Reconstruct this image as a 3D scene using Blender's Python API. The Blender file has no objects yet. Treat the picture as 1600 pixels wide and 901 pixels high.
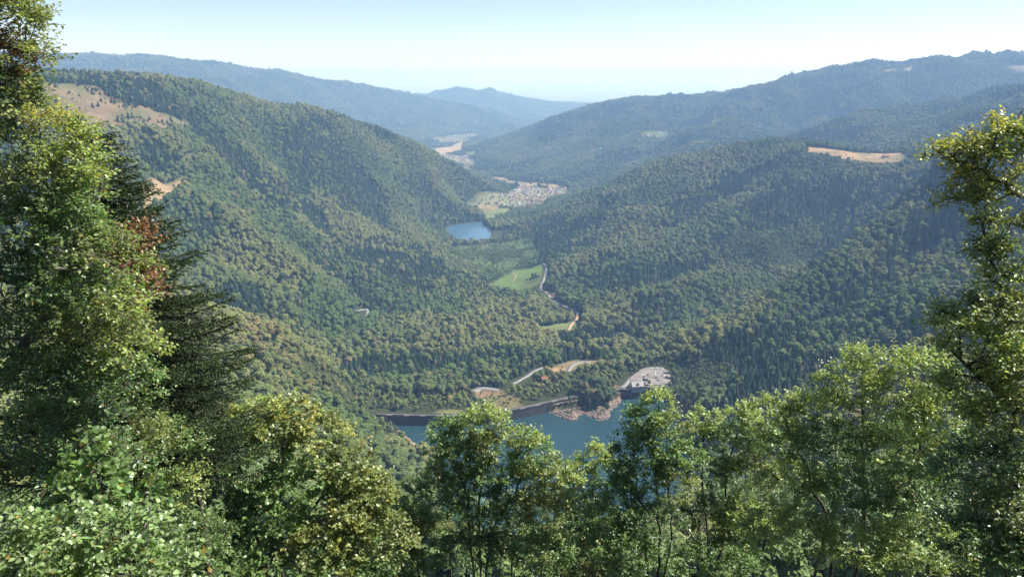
import bpy, math, random
import numpy as np
from math import radians, sin, cos, tan, pi
from mathutils import Vector

scene = bpy.context.scene
C = scene.collection
rng = np.random.default_rng(7)
random.seed(7)

# ------------------------------------------------------------------ camera
CAMZ, PITCH, FOC = 435.0, radians(15.1), 1232.0      # metres above the lake, pitch down, focal length in photo pixels
cam_data = bpy.data.cameras.new('camera')
cam_data.sensor_width = 36.0
cam_data.lens = 36.0 * FOC / 1600.0
cam_data.clip_start, cam_data.clip_end = 0.5, 200000.0
cam = bpy.data.objects.new('camera', cam_data)
C.objects.link(cam)
cam.location = (0, 0, CAMZ)
cam.rotation_euler = (radians(90) - PITCH, 0, 0)
scene.camera = cam

HAZE_D, HAZE_C, HAZE_G = 1.02e-4, (.37, .60, 1.0), 0.1      # air between camera and hills
# ------------------------------------------------------------------ sky, sun, exposure
SUN_EL, SUN_AZ = radians(50), radians(78)            # azimuth clockwise (to the right) from the view direction +Y
world = bpy.data.worlds.new('World')
scene.world = world
world.use_nodes = True
nt = world.node_tree
bg = nt.nodes['Background']
sky = nt.nodes.new('ShaderNodeTexSky')
sky.sky_type = 'NISHITA'
sky.sun_disc = False
sky.sun_elevation, sky.sun_rotation = SUN_EL, SUN_AZ
sky.altitude = 3500
sky.air_density, sky.dust_density, sky.ozone_density = 1.0, 0.35, 1.0
tone = nt.nodes.new('ShaderNodeVectorMath'); tone.operation = 'MULTIPLY'; tone.inputs[1].default_value = (1.05, .965, 1.0)   # white balance
nt.links.new(sky.outputs[0], tone.inputs[0])
nt.links.new(tone.outputs[0], bg.inputs[0])
bg.inputs[1].default_value = 0.094
sun_data = bpy.data.lights.new('sun', 'SUN')
sun_data.energy, sun_data.angle, sun_data.color = 5.0, radians(0.53), (1.0, 0.98, 0.95)
sun = bpy.data.objects.new('sun', sun_data)
C.objects.link(sun)
sd = Vector((sin(SUN_AZ) * cos(SUN_EL), cos(SUN_AZ) * cos(SUN_EL), sin(SUN_EL)))
sun.rotation_euler = sd.to_track_quat('Z', 'Y').to_euler()
sun.location = (0, 0, 900)
vs = scene.view_settings
vs.view_transform, vs.look, vs.exposure, vs.gamma, vs.use_curve_mapping = 'Standard', 'None', 0.88, 1.0, False
scene.display_settings.display_device = 'sRGB'
cy = scene.cycles
cy.max_bounces, cy.diffuse_bounces, cy.glossy_bounces, cy.transmission_bounces, cy.volume_bounces, cy.transparent_max_bounces = 5, 2, 2, 4, 1, 8
cy.use_denoising = True
cy.denoiser = 'OPENIMAGEDENOISE'
cy.denoising_input_passes = 'RGB_ALBEDO_NORMAL'
cy.denoising_prefilter = 'ACCURATE'

# ------------------------------------------------------------------ measuring: photo pixel -> place
def ray(px, py):
    u, v = (px - 800.0) / FOC, (450.5 - py) / FOC
    return np.array((u, cos(PITCH) + v * sin(PITCH), -sin(PITCH) + v * cos(PITCH)))
def at(px, py, Y):
    d = ray(px, py); t = Y / d[1]
    return np.array((d[0] * t, Y, CAMZ + d[2] * t))
def at_z(px, py, z):
    d = ray(px, py); t = (z - CAMZ) / d[2]
    return np.array((d[0] * t, d[1] * t, z))

# ------------------------------------------------------------------ helpers
def link(o, parent=None):
    C.objects.link(o)
    if parent is not None: o.parent = parent
    return o
def tag(o, label=None, cat=None, group=None, kind=None):
    if label: o['label'] = label
    if cat: o['category'] = cat
    if group: o['group'] = group
    if kind: o['kind'] = kind
    return o
def mesh_np(name, verts, faces, mat=None, smooth=False):
    """faces: int array (n,3) or (n,4)"""
    verts = np.asarray(verts, np.float32); faces = np.asarray(faces, np.int32)
    m = bpy.data.meshes.new(name)
    k = faces.shape[1]
    m.vertices.add(len(verts)); m.vertices.foreach_set('co', verts.ravel())
    m.loops.add(faces.size); m.loops.foreach_set('vertex_index', faces.ravel())
    m.polygons.add(len(faces)); m.polygons.foreach_set('loop_start', np.arange(0, faces.size, k, dtype=np.int32))
    m.polygons.foreach_set('loop_total', np.full(len(faces), k, np.int32))
    if smooth: m.polygons.foreach_set('use_smooth', np.ones(len(faces), bool))
    m.update(calc_edges=True)
    if mat: m.materials.append(mat)
    return m
def point_color(m, name, cols):
    a = m.attributes.new(name, 'FLOAT_COLOR', 'POINT')
    c = np.ones((len(cols), 4), np.float32); c[:, :3] = cols
    a.data.foreach_set('color', c.ravel())
def empty(name, loc, parent=None):
    o = bpy.data.objects.new(name, None); o.location = loc; o.empty_display_size = 0.2
    return link(o, parent)

def hash2(ix, iy, seed):
    h = (ix.astype(np.int64) * 374761393 + iy.astype(np.int64) * 668265263 + seed * 1442695041) & 0xffffffff
    h = ((h ^ (h >> 13)) * 1274126177) & 0xffffffff
    return ((h ^ (h >> 16)) & 0xffff) / 65535.0
def vnoise(x, y, seed=0):
    ix, iy = np.floor(x), np.floor(y)
    fx, fy = x - ix, y - iy
    fx, fy = fx * fx * fx * (fx * (fx * 6 - 15) + 10), fy * fy * fy * (fy * (fy * 6 - 15) + 10)
    a, b = hash2(ix, iy, seed), hash2(ix + 1, iy, seed)
    c, d = hash2(ix, iy + 1, seed), hash2(ix + 1, iy + 1, seed)
    return a + (b - a) * fx + (c - a) * fy + (a - b - c + d) * fx * fy
def fbm(x, y, seed=0, oct=4):
    s, amp, tot = 0, 1.0, 0
    for o in range(oct):
        s = s + amp * vnoise(x + 17.3 * o, y - 9.1 * o, seed + o); tot += amp
        amp *= 0.5; x, y = x * 2.03, y * 2.03
    return s / tot
def smooth01(t):
    t = np.clip(t, 0, 1); return t * t * (3 - 2 * t)
def poly_sd(poly, x, y):
    """signed distance to a closed polygon in plan, negative inside"""
    poly = np.asarray(poly)[:, :2]
    d2 = np.full(x.shape, 1e18); inside = np.zeros(x.shape, bool)
    n = len(poly)
    for i in range(n):
        ax, ay = poly[i]; bx, by = poly[(i + 1) % n]
        ex, ey = bx - ax, by - ay
        t = np.clip(((x - ax) * ex + (y - ay) * ey) / (ex * ex + ey * ey + 1e-9), 0, 1)
        d2 = np.minimum(d2, (x - ax - t * ex) ** 2 + (y - ay - t * ey) ** 2)
        cnd = ((ay > y) != (by > y))
        with np.errstate(divide='ignore', invalid='ignore'):
            xc = ex * (y - ay) / (ey if ey != 0 else 1e-9) + ax
        inside ^= cnd & (x < xc)
    return np.where(inside, -1, 1) * np.sqrt(d2)
def line_d(pts, x, y):
    pts = np.asarray(pts)[:, :2]
    d2 = np.full(x.shape, 1e18)
    for i in range(len(pts) - 1):
        ax, ay = pts[i]; bx, by = pts[i + 1]
        ex, ey = bx - ax, by - ay
        t = np.clip(((x - ax) * ex + (y - ay) * ey) / (ex * ex + ey * ey + 1e-9), 0, 1)
        d2 = np.minimum(d2, (x - ax - t * ex) ** 2 + (y - ay - t * ey) ** 2)
    return np.sqrt(d2)
def catmull(pts, n=8):
    pts = [np.asarray(p, float) for p in pts]
    P = [2 * pts[0] - pts[1]] + pts + [2 * pts[-1] - pts[-2]]
    out = []
    for i in range(1, len(P) - 2):
        for k in range(n):
            t = k / n
            out.append(0.5 * (2 * P[i] + (P[i + 1] - P[i - 1]) * t + (2 * P[i - 1] - 5 * P[i] + 4 * P[i + 1] - P[i + 2]) * t * t
                              + (3 * P[i] - P[i - 1] - 3 * P[i + 1] + P[i + 2]) * t ** 3))
    out.append(P[-2])
    return np.array(out)

# ------------------------------------------------------------------ materials
def mat_new(name):
    m = bpy.data.materials.new(name); m.use_nodes = True
    return m, m.node_tree, m.node_tree.nodes['Principled BSDF']
def noise_mat(name, c1, c2, scale=1.0, rough=0.8, detail=4, bump=0.0, spec=0.3):
    m, t, b = mat_new(name)
    n = t.nodes.new('ShaderNodeTexNoise'); n.inputs['Scale'].default_value = scale; n.inputs['Detail'].default_value = detail
    co = t.nodes.new('ShaderNodeTexCoord'); t.links.new(co.outputs['Object'], n.inputs['Vector'])
    r = t.nodes.new('ShaderNodeValToRGB')
    r.color_ramp.elements[0].position, r.color_ramp.elements[1].position = 0.35, 0.65
    r.color_ramp.elements[0].color, r.color_ramp.elements[1].color = (*c1, 1), (*c2, 1)
    t.links.new(n.outputs['Fac'], r.inputs[0]); t.links.new(r.outputs[0], b.inputs['Base Color'])
    b.inputs['Roughness'].default_value = rough; b.inputs['Specular IOR Level'].default_value = spec
    if bump:
        bp = t.nodes.new('ShaderNodeBump'); bp.inputs['Strength'].default_value = bump
        t.links.new(n.outputs['Fac'], bp.inputs['Height']); t.links.new(bp.outputs[0], b.inputs['Normal'])
    return m

# ------------------------------------------------------------------ the valley: heights from measured crests, slopes and floor
LAKE_Z, LAKE2_Z, PLAIN_Z, CREST_Z = 0.0, -120.0, -380.0, 13.0
ctrl = []
def cp(*rows):
    for px, py, Y in rows: ctrl.append(at(px, py, Y))
def cz(*rows):
    for px, py, z in rows: ctrl.append(at_z(px, py, z))
def cw(*rows):
    for r in rows: ctrl.append(np.array(r, float))
# valley floor
cz((900, 562, -22), (875, 528, -48), (880, 500, -68), (860, 462, -84), (810, 440, -95), (790, 400, -108), (733, 365, -120), (760, 335, -121),
   (800, 310, -124), (850, 297, -126), (700, 242, -145), (740, 217, -162), (740, 560, -18), (745, 500, -55), (735, 445, -88), (690, 372, -116),
   (725, 325, -118), (1000, 550, -14), (970, 522, -38), (905, 492, -62), (870, 462, -82), (852, 420, -95), (840, 382, -108), (790, 347, -118),
   (895, 303, -120), (770, 262, -135), (720, 232, -150), (665, 215, -165), (700, 205, -170), (790, 200, -180), (840, 197, -200))
# shelf behind the dam, car park
cz((600, 640, 12), (660, 640, 10), (740, 640, 8), (760, 612, 4), (820, 625, 8), (850, 595, -4), (890, 600, 2), (930, 600, 8), (1000, 605, 11), (1020, 590, 11),
   (1010, 578, 11), (960, 580, 0), (1040, 605, 12), (1060, 580, 16), (890, 575, -14))
# left hill: crest, flank, far side
D = [(60, 133, 1900), (130, 125, 2100), (185, 131, 2150), (240, 126, 2300), (300, 132, 2450), (340, 144, 2600), (390, 162, 2750), (440, 168, 2900),
     (480, 171, 2950), (530, 184, 3050), (600, 209, 3200), (640, 226, 3300), (680, 249, 3400), (720, 269, 3500), (750, 288, 3550), (775, 299, 3600)]
cp(*D)
for px, py, Y in D[:-3]:
    p = at(px, py, Y); ctrl.append(p + (np.array((-80, 850, -230)) if px < 200 else np.array((-430, 330, -150))))
cp((60, 200, 1600), (180, 180, 1950), (260, 205, 1950), (100, 250, 1500), (270, 295, 1650), (180, 300, 1500), (350, 230, 2150), (420, 250, 2350),
   (560, 270, 2750), (640, 290, 3050), (420, 360, 1800), (540, 380, 2150), (620, 340, 2650), (520, 460, 1600), (620, 470, 1750), (350, 430, 1420))
# near left spur and the ravine behind it
cp((120, 450, 1000), (200, 462, 1000), (270, 482, 980), (340, 505, 955), (420, 525, 935), (480, 555, 930), (530, 590, 935), (560, 618, 945), (588, 646, 955))
cp((420, 508, 1250), (500, 553, 1230), (560, 598, 1090), (330, 470, 1280))
cz((640, 700, 8), (600, 680, 12))
cp((500, 650, 800), (400, 640, 700), (250, 620, 640))
# right: near slope
cp((1050, 592, 1085), (1100, 547, 1130), (1180, 490, 1210), (1250, 445, 1330), (1300, 405, 1440), (1340, 370, 1530), (1400, 320, 1640), (1480, 262, 1740), (1600, 200, 1850), (1700, 150, 1950))
cp((1150, 600, 970), (1250, 560, 1010), (1350, 500, 1110), (1450, 440, 1200), (1550, 380, 1250), (1300, 640, 800), (1450, 580, 860), (1600, 450, 950))
# ravine behind it and the middle ridge
cp((1150, 506, 1390), (1230, 472, 1530), (1290, 442, 1630), (1325, 405, 1800), (1375, 352, 1930), (1445, 305, 2000))
G = [(1000, 266, 3000), (1080, 244, 2900), (1150, 230, 2800), (1200, 225, 2700), (1255, 226, 2680), (1330, 243, 2450), (1400, 254, 2350), (1470, 238, 2320), (1540, 204, 2280), (1620, 174, 2250)]
cp(*G)
cp((1270, 236, 2560), (1300, 232, 2650), (1380, 241, 2560))
for px, py, Y in G:
    p = at(px, py, Y); ctrl.append(p + np.array((40 + p[0] * 0.15, 560, -120 if px < 1450 else -60)))
cp((940, 300, 2900), (900, 340, 2650), (1000, 330, 2450), (1100, 300, 2500), (1200, 290, 2380), (930, 400, 2030), (1030, 380, 2050), (1130, 350, 2130),
   (1200, 370, 1950), (1280, 360, 1980), (980, 460, 1650), (1080, 440, 1670), (1150, 440, 1640), (1050, 520, 1380), (1300, 290, 2250))
# rounded spur behind, then the far right ridge
cp((1220, 228, 4000), (1260, 210, 4000), (1300, 193, 4020), (1350, 176, 4050), (1420, 164, 4050), (1500, 156, 4100), (1600, 150, 4150), (1720, 140, 4200))
for px, Y, z in ((1260, 4650, 60), (1350, 4750, 150), (1450, 4800, 215), (1580, 4850, 260)):
    p = at(px, 200, Y); cw((p[0], Y, z))
E = [(860, 188, 6700), (900, 174, 6500), (940, 163, 6500), (990, 153, 6500), (1060, 155, 6300), (1150, 146, 6000), (1190, 138, 5900), (1220, 128, 5800), (1270, 116, 5700),
     (1340, 104, 5600), (1400, 103, 5500), (1440, 100, 5500), (1470, 95, 5500), (1510, 98, 5500), (1550, 88, 6300), (1600, 95, 5500), (1720, 100, 5500)]
cp(*E)
cp((800, 210, 6900), (745, 228, 7150))
for px, py, Y in E:
    if px != 1550:
        p = at(px, py, Y); ctrl.append(p + np.array((p[0] * 0.15, 1300, -260)))
cp((1030, 212, 5000), (1130, 200, 4900), (950, 230, 5000), (880, 250, 4950), (820, 262, 5000), (960, 262, 4300), (1050, 240, 4200), (890, 286, 4150), (1200, 180, 5050), (1350, 150, 5100), (1450, 140, 5100), (1560, 130, 5100))
# far left range
B = [(-40, 88, 8000), (90, 88, 8100), (190, 86, 8300), (260, 91, 8500), (330, 100, 8700), (370, 108, 8900), (420, 118, 9100), (440, 115, 9200), (480, 124, 9400), (520, 128, 9700),
     (560, 133, 10000), (620, 145, 10300), (700, 160, 10500), (760, 171, 10600), (840, 190, 10800)]
cp(*B)
for px, py, Y in B[:-1]:
    p = at(px, py, Y); ctrl.append(p + np.array((p[0] * 0.15, 1700, -330)))
cp((500, 190, 8300), (620, 190, 8900), (560, 170, 9200), (300, 150, 7200), (400, 160, 7600), (200, 150, 6800))
for px, Y, z in ((0, 5000, 160), (150, 5000, 120), (300, 5200, 60), (430, 5600, -20), (520, 6000, -80)):
    p = at(px, 200, Y); cw((p[0], Y, z))
# the last hill and the plain
cp((640, 160, 13300), (665, 153, 13500), (700, 140, 13600), (717, 137, 13600), (760, 140, 13700), (800, 150, 13900), (830, 158, 14000), (870, 164, 14200), (935, 162, 15000), (980, 168, 15200))
for X in (-9000, -5000, -1800, 0, 2500, 6000, 9500):
    for Y in (17500, 20000): cw((X, Y, PLAIN_Z + 20))
for X in (1500, 3500, 6000): cw((X, 11500, -300)); 
for X in (-6500, -3500): cw((X, 14000, 100))
# the slope the camera stands on
for X, k in ((-300, 0.55), (-120, 0.78), (0, 0.82), (120, 0.80), (300, 0.6)):
    for Y, z in ((-60, 470), (0, 431.5), (15, 420), (40, 401), (100, 356), (200, 285)):
        if abs(X) > 150 and Y in (15, 40): continue
        cw((X, Y, 432 + (z - 432) * k / 0.82 if Y > 0 else z))
for X, Y, z in ((0, 350, 190), (0, 500, 92), (0, 620, 12), (-200, 400, 215), (-350, 450, 240), (-200, 600, 110), (200, 400, 215), (380, 500, 250), (230, 620, 110), (420, 700, 210), (600, 500, 330),
                (-700, 500, 330), (-600, 200, 420), (600, 200, 430), (900, 700, 380), (-900, 900, 330), (1000, 1200, 390), (1500, 1700, 520), (-1300, 1300, 420), (-1900, 1900, 450), (-1700, 2600, 440), (1900, 2300, 480)):
    cw((X, Y, z))

ctrl = np.array(ctrl)
dam_px = [(588, 662), (640, 663.5), (690, 664), (740, 663), (780, 658.5), (820, 651.5), (870, 640), (905, 633), (940, 626.5), (965, 622.5), (990, 620), (1015, 618), (1034, 617)]
DAM = catmull([at_z(px, py, 0) for px, py in dam_px], 6)
DAM_IN = DAM[:, :2]
_d = np.gradient(DAM_IN, axis=0); _d /= np.linalg.norm(_d, axis=1)[:, None]
dn = np.stack([-_d[:, 1], _d[:, 0]], 1)
if dn[:, 1].mean() < 0: dn = -dn            # away from the water
DAM_BACK = DAM_IN + dn * 5.0
CRESTS = [[at(*q)[:2] for q in L] for L in (D, G, E[:14] + E[15:], B)]
RAVINES = [[at(*q)[:2] for q in L] for L in ([(1310, 300, 2150), (1220, 330, 2080), (1120, 385, 1930), (1030, 440, 1720)], [(1180, 275, 2500), (1080, 320, 2350), (990, 375, 2100), (920, 430, 1900)],
    [(330, 200, 2150), (420, 300, 1950), (520, 400, 1800), (600, 480, 1650)], [(540, 240, 2800), (600, 310, 2500), (660, 380, 2300)], [(440, 220, 2500), (500, 300, 2200), (580, 390, 2000), (650, 450, 1850)],
    [(1480, 330, 1500), (1400, 400, 1350), (1300, 480, 1200), (1200, 560, 1060)], [(1120, 165, 5500), (1050, 200, 5000), (980, 250, 4500)], [(1300, 130, 5300), (1240, 165, 5000), (1180, 200, 4700)])]
def relief(x, y, z):
    # gullies and knolls on the slopes, none on the valley floor or by the dam
    r = np.hypot(x, y)
    fl = smooth01((z + 95) / 140.0) * smooth01((r - 500) / 500.0)
    damd = line_d(DAM_IN, x, y)
    fl = fl * smooth01((damd - 120) / 200.0)
    cd = np.minimum.reduce([line_d(L, x, y) for L in CRESTS])
    fl = fl * (.12 + .88 * smooth01((cd - 40) / 380.0))
    g = 1 - abs(2 * fbm(x / 620 + 3.1, y / 620, 5, 3) - 1)
    g2 = fbm(x / 170, y / 170, 11, 3) - 0.5
    far = smooth01((r - 3500) / 3000.0)
    rv = np.minimum.reduce([line_d(L, x, y) for L in RAVINES])
    return fl * (-26 * (1 + far) * np.exp(-(rv / (60 + 60 * far)) ** 2) + (g - 0.75) * (120 + 110 * far) + g2 * 34) + smooth01((r - 20) / 60) * (fbm(x / 30, y / 30, 23, 2) - 0.5) * 3.0 * (damd > 60)
ctrl[:, 2] -= relief(ctrl[:, 0], ctrl[:, 1], ctrl[:, 2])
S = 1000.0
cxy, czv = ctrl[:, :2] / S, ctrl[:, 2]
def phi(d2): return np.sqrt(d2 + 0.0036)
A = phi(((cxy[:, None] - cxy[None]) ** 2).sum(-1))
Pm = np.hstack([np.ones((len(cxy), 1)), cxy])
n = len(cxy)
M = np.zeros((n + 3, n + 3)); M[:n, :n] = A + np.eye(n) * -0.004; M[:n, n:] = Pm; M[n:, :n] = Pm.T
sol = np.linalg.solve(M, np.concatenate([czv, np.zeros(3)]))
W, Q = sol[:n], sol[n:]
def rbf(x, y):
    shp = np.shape(x); x = np.ravel(x) / S; y = np.ravel(y) / S
    out = np.empty(len(x))
    for i in range(0, len(x), 20000):
        xx, yy = x[i:i + 20000], y[i:i + 20000]
        out[i:i + 20000] = phi((xx[:, None] - cxy[:, 0]) ** 2 + (yy[:, None] - cxy[:, 1]) ** 2) @ W + Q[0] + Q[1] * xx + Q[2] * yy
    return out.reshape(shp)

# lakes, in plan
shore_px = [(1046, 628), (1062, 645), (1090, 690), (1110, 740), (1100, 800), (1050, 850), (950, 880), (800, 880), (700, 840), (676, 780), (690, 742), (672, 715), (650, 697), (622, 678), (596, 667)]
i0 = int(np.argmin(abs(DAM[:, 0] - at_z(864, 641, 0)[0]))); i1 = int(np.argmin(abs(DAM[:, 0] - at_z(969, 622, 0)[0])))
islet_px = [(866, 644), (872, 649), (882, 653), (893, 656.5), (900, 654), (902, 649), (910, 647.5), (920, 648), (926, 653), (938, 656), (947, 654), (951, 648), (950, 642), (958, 637), (966, 630), (969, 625)]
LAKE = np.array([p for p in DAM_BACK[:i0]] + [at_z(a, b, 0)[:2] for a, b in islet_px] + [p for p in DAM_BACK[i1:]] + [p[:2] for p in catmull([at_z(a, b, 0) for a, b in shore_px], 5)])
ISLET = np.array([at_z(a, b, 0)[:2] for a, b in islet_px])
lake2_px = [(697, 357), (706, 353), (722, 350), (738, 348), (752, 347.5), (758, 351), (760, 355), (766, 359), (767, 366), (764, 371), (752, 373.5), (738, 375), (722, 374.5), (712, 371), (704, 366)]
LAKE2 = np.array([at_z(a, b, LAKE2_Z)[:2] for a, b in lake2_px])

PARK = np.array([at_z(a, b, 12.0) for a, b in [(983, 594), (988, 587), (997, 581), (1003, 576), (1020, 573.5), (1037, 575), (1046, 583), (1047, 594), (1042, 604), (1032, 609), (1020, 607), (1012, 601), (1000, 600), (990, 602)]])
PARKZ = 12.3
def near(x, y, c, r): return (x > c[0] - r) & (x < c[0] + r) & (y > c[1] - r) & (y < c[1] + r)
def height(x, y):
    x = np.asarray(x, float); y = np.asarray(y, float)
    z = rbf(x, y)
    r = np.hypot(x, y)
    damd = line_d(DAM_IN, x, y)
    z = z + relief(x, y, z)
    # plain
    pl = smooth01((r - 15500) / 2500.0)
    z = z * (1 - pl) + PLAIN_Z * pl
    z = np.maximum(z, PLAIN_Z)
    # lake 1
    m = near(x, y, (30, 800), 450)
    if m.any():
        sdv = poly_sd(LAKE, x[m], y[m]); zz = z[m]
        dd = damd[m]
        shore = np.where((sdv > 0) & (sdv < 14), np.maximum(zz, 0.25 + sdv * 0.4), zz)
        isl = poly_sd(ISLET, x[m], y[m])
        shore = np.where((isl < 0), np.clip(0.3 + (-isl) * 0.42, 0.3, 7.5), shore)
        wd = 1 - smooth01((dd - 12) / 45.0)
        shore = np.where((sdv > 0) & (isl > 0), shore * (1 - wd) + 10.6 * wd, shore)
        zz = np.where(sdv < 0, np.minimum(-0.6 + sdv * 0.35, -0.6), shore)
        pk_ = poly_sd(PARK, x[m], y[m]); wp = (1 - smooth01(pk_ / 40.0)) * (sdv > 1)
        zz = zz * (1 - wp) + 11.6 * wp
        z = z.copy(); z[m] = np.maximum(zz, -25)
    m = near(x, y, LAKE2.mean(0), 600)
    if m.any():
        sdv = poly_sd(LAKE2, x[m], y[m]); zz = z[m]
        zz = np.where(sdv < 0, np.minimum(LAKE2_Z - 1.0 + sdv * .2, LAKE2_Z - 1.0), np.maximum(zz, LAKE2_Z + 0.4 + np.minimum(sdv, 30) * 0.03))
        zz = np.where((sdv > 0) & (sdv < 120), np.minimum(zz, LAKE2_Z + 0.6 + sdv * 0.16), zz)
        z = z.copy(); z[m] = zz
    return z
def hit(px, py, y0=60.0, y1=16000.0):
    """first place on the ground along the sight line of a photo pixel"""
    d = ray(px, py)
    Y = np.geomspace(y0, y1, 560); t = Y / d[1]
    zz = CAMZ + d[2] * t; h = height(d[0] * t, Y)
    k = np.argmax(h > zz)
    if not (h > zz).any(): k = len(Y) - 1
    if k == 0: return np.array((d[0] * t[0], Y[0], h[0]))
    a0, a1 = zz[k - 1] - h[k - 1], zz[k] - h[k]
    f = a0 / (a0 - a1 + 1e-9)
    Yh = Y[k - 1] + (Y[k] - Y[k - 1]) * f; th = Yh / d[1]
    return np.array((d[0] * th, Yh, CAMZ + d[2] * th))
def hits(pts, **k): return np.array([hit(a, b, **k) for a, b in pts])

# ------------------------------------------------------------------ open ground: meadows, fields, car park, seen in plan
SF = 500.0
MEADOWS = []   # (polygon, colour, spacing kind)
def meadow(px, col, y0=700.0): MEADOWS.append((hits(px, y0=y0), np.array(col)))
STRAW, DRYPINK, GREEN, PALEGREEN, TAN, ROCKY = (.33, .24, .14), (.30, .19, .12), (.11, .165, .04), (.16, .19, .065), (.33, .21, .12), (.30, .22, .17)
meadow([(30, 138), (100, 131), (150, 136), (168, 150), (210, 164), (255, 178), (300, 196), (285, 204), (250, 206), (215, 200), (190, 204), (140, 198), (90, 200), (30, 204)], (.175, .125, .068), 1200)
meadow([(222, 300), (262, 288), (300, 272), (312, 276), (300, 285), (272, 300), (258, 318), (240, 325), (225, 330)], (.28, .20, .11), 1200)
meadow([(268, 258), (290, 248), (318, 240), (350, 238), (330, 248), (300, 256)], (.27, .20, .11), 1200)
meadow([(1252, 229), (1300, 233), (1345, 239), (1385, 240), (1418, 246), (1408, 254), (1370, 256), (1345, 255), (1320, 249), (1290, 243), (1262, 238)], (.33, .215, .12), 2200)
meadow([(757, 446), (790, 428), (800, 421), (830, 418), (848, 413), (854, 425), (846, 440), (838, 450), (810, 455), (780, 450)], GREEN)
meadow([(738, 412), (757, 411), (756, 414), (740, 415)], PALEGREEN)
meadow([(838, 511), (870, 505), (905, 500), (906, 513), (880, 517), (845, 518)], PALEGREEN)
meadow([(852, 458), (868, 457), (869, 464), (858, 468), (852, 465)], TAN)
meadow([(745, 330), (775, 325), (800, 325), (795, 335), (770, 348), (760, 345)], PALEGREEN, 2500)
meadow([(735, 320), (760, 318), (785, 322), (770, 328), (748, 330)], TAN, 2500)
meadow([(800, 322), (830, 320), (822, 328), (800, 330)], GREEN, 2500)
meadow([(764, 276), (790, 277), (795, 282), (820, 285), (840, 286), (842, 291), (810, 290), (790, 287), (770, 281)], STRAW, 3300)
meadow([(838, 286), (870, 288), (878, 292), (865, 294), (845, 291)], STRAW, 3300)
meadow([(672, 232), (700, 230), (712, 224), (724, 222), (722, 236), (700, 240), (682, 240)], (.42, .30, .19), 4500)
meadow([(728, 238), (745, 236), (742, 243), (730, 244)], PALEGREEN, 4500)
meadow([(722, 260), (738, 262), (734, 266), (724, 265)], TAN, 4500)
meadow([(682, 240), (700, 241), (735, 248), (738, 258), (715, 256), (690, 248)], (.26, .23, .14), 4500)
meadow([(705, 385), (830, 365), (845, 400), (800, 422), (760, 425), (700, 420)], (.085, .12, .04))
SCRUB_I = len(MEADOWS) - 1
meadow([(735, 611), (760, 607), (782, 608), (790, 614), (815, 622), (815, 640), (790, 645), (770, 640), (760, 628), (745, 620)], (.24, .155, .085))
meadow([(680, 645), (690, 640), (720, 638), (730, 646), (700, 650)], (.24, .20, .08))
meadow([(858, 576), (880, 566), (905, 562), (938, 560), (930, 570), (905, 576), (880, 580), (860, 584)], (.32, .21, .11))
meadow([(925, 609), (950, 606), (962, 602), (960, 610), (940, 615), (925, 615)], TAN)
meadow([(1000, 205), (1045, 209), (1048, 214), (1010, 214), (1000, 210)], (.10, .12, .055), 4000)
meadow([(920, 235), (945, 231), (940, 237), (925, 240)], TAN, 4000)
meadow([(850, 228), (862, 230), (860, 234), (848, 233)], TAN, 4000)
meadow([(1110, 191), (1140, 181), (1130, 188), (1115, 194)], (.26, .26, .10), 4200)
meadow([(1375, 110), (1398, 106), (1405, 112), (1385, 117)], (.36, .24, .15), 4600)
meadow([(1405, 112), (1424, 104), (1430, 108), (1415, 114)], (.36, .24, .15), 4600)
meadow([(1568, 104), (1600, 102), (1630, 112), (1590, 114)], (.22, .17, .11), 4600)
for a_, b_, Y_, dp in ((158, 212, 8180, 170), (95, 122, 8020, 120)):
    MEADOWS.append((np.array([at(a_, 86, Y_), at(b_, 86, Y_ + 40), at(b_, 86, Y_ + dp), at(a_, 86, Y_ + dp)]), np.array((.38, .24, .16))))
VILLAGE = [hits([(718, 318), (745, 308), (775, 302), (800, 298), (815, 290), (850, 294), (885, 293), (888, 304), (860, 312), (845, 322), (810, 322), (760, 322)], y0=2600),
           hits([(690, 240), (720, 246), (742, 252), (738, 262), (715, 256), (690, 250)], y0=4500),
           hits([(668, 216), (700, 212), (740, 208), (752, 214), (730, 222), (690, 224)], y0=5000)]
ROADS = [[(800, 600), (812, 594), (835, 580), (850, 574)], [(888, 580), (893, 572), (903, 567), (915, 566), (924, 569)], [(740, 612), (750, 608), (768, 609), (780, 610)],
         [(960, 610), (975, 603), (985, 592), (998, 583), (1010, 578)], [(903, 490), (900, 500), (892, 508), (888, 516)], [(985, 526), (970, 522), (965, 520)],
         [(849, 412), (853, 420), (851, 432), (846, 445), (845, 453), (854, 458), (864, 470), (880, 478), (897, 486), (903, 490)], [(555, 486), (572, 484), (574, 490), (572, 497)],
         [(800, 425), (806, 430), (802, 440)]]
ROAD_W = [6, 6.5, 12, 6.5, 6, 7, 7.5, 6, 2.2]
ROADP = []
for r in ROADS:
    h3 = hits(r, y0=700)
    c = catmull(h3, 8); c[:, 2] = height(c[:, 0], c[:, 1]); ROADP.append(c)

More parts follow.
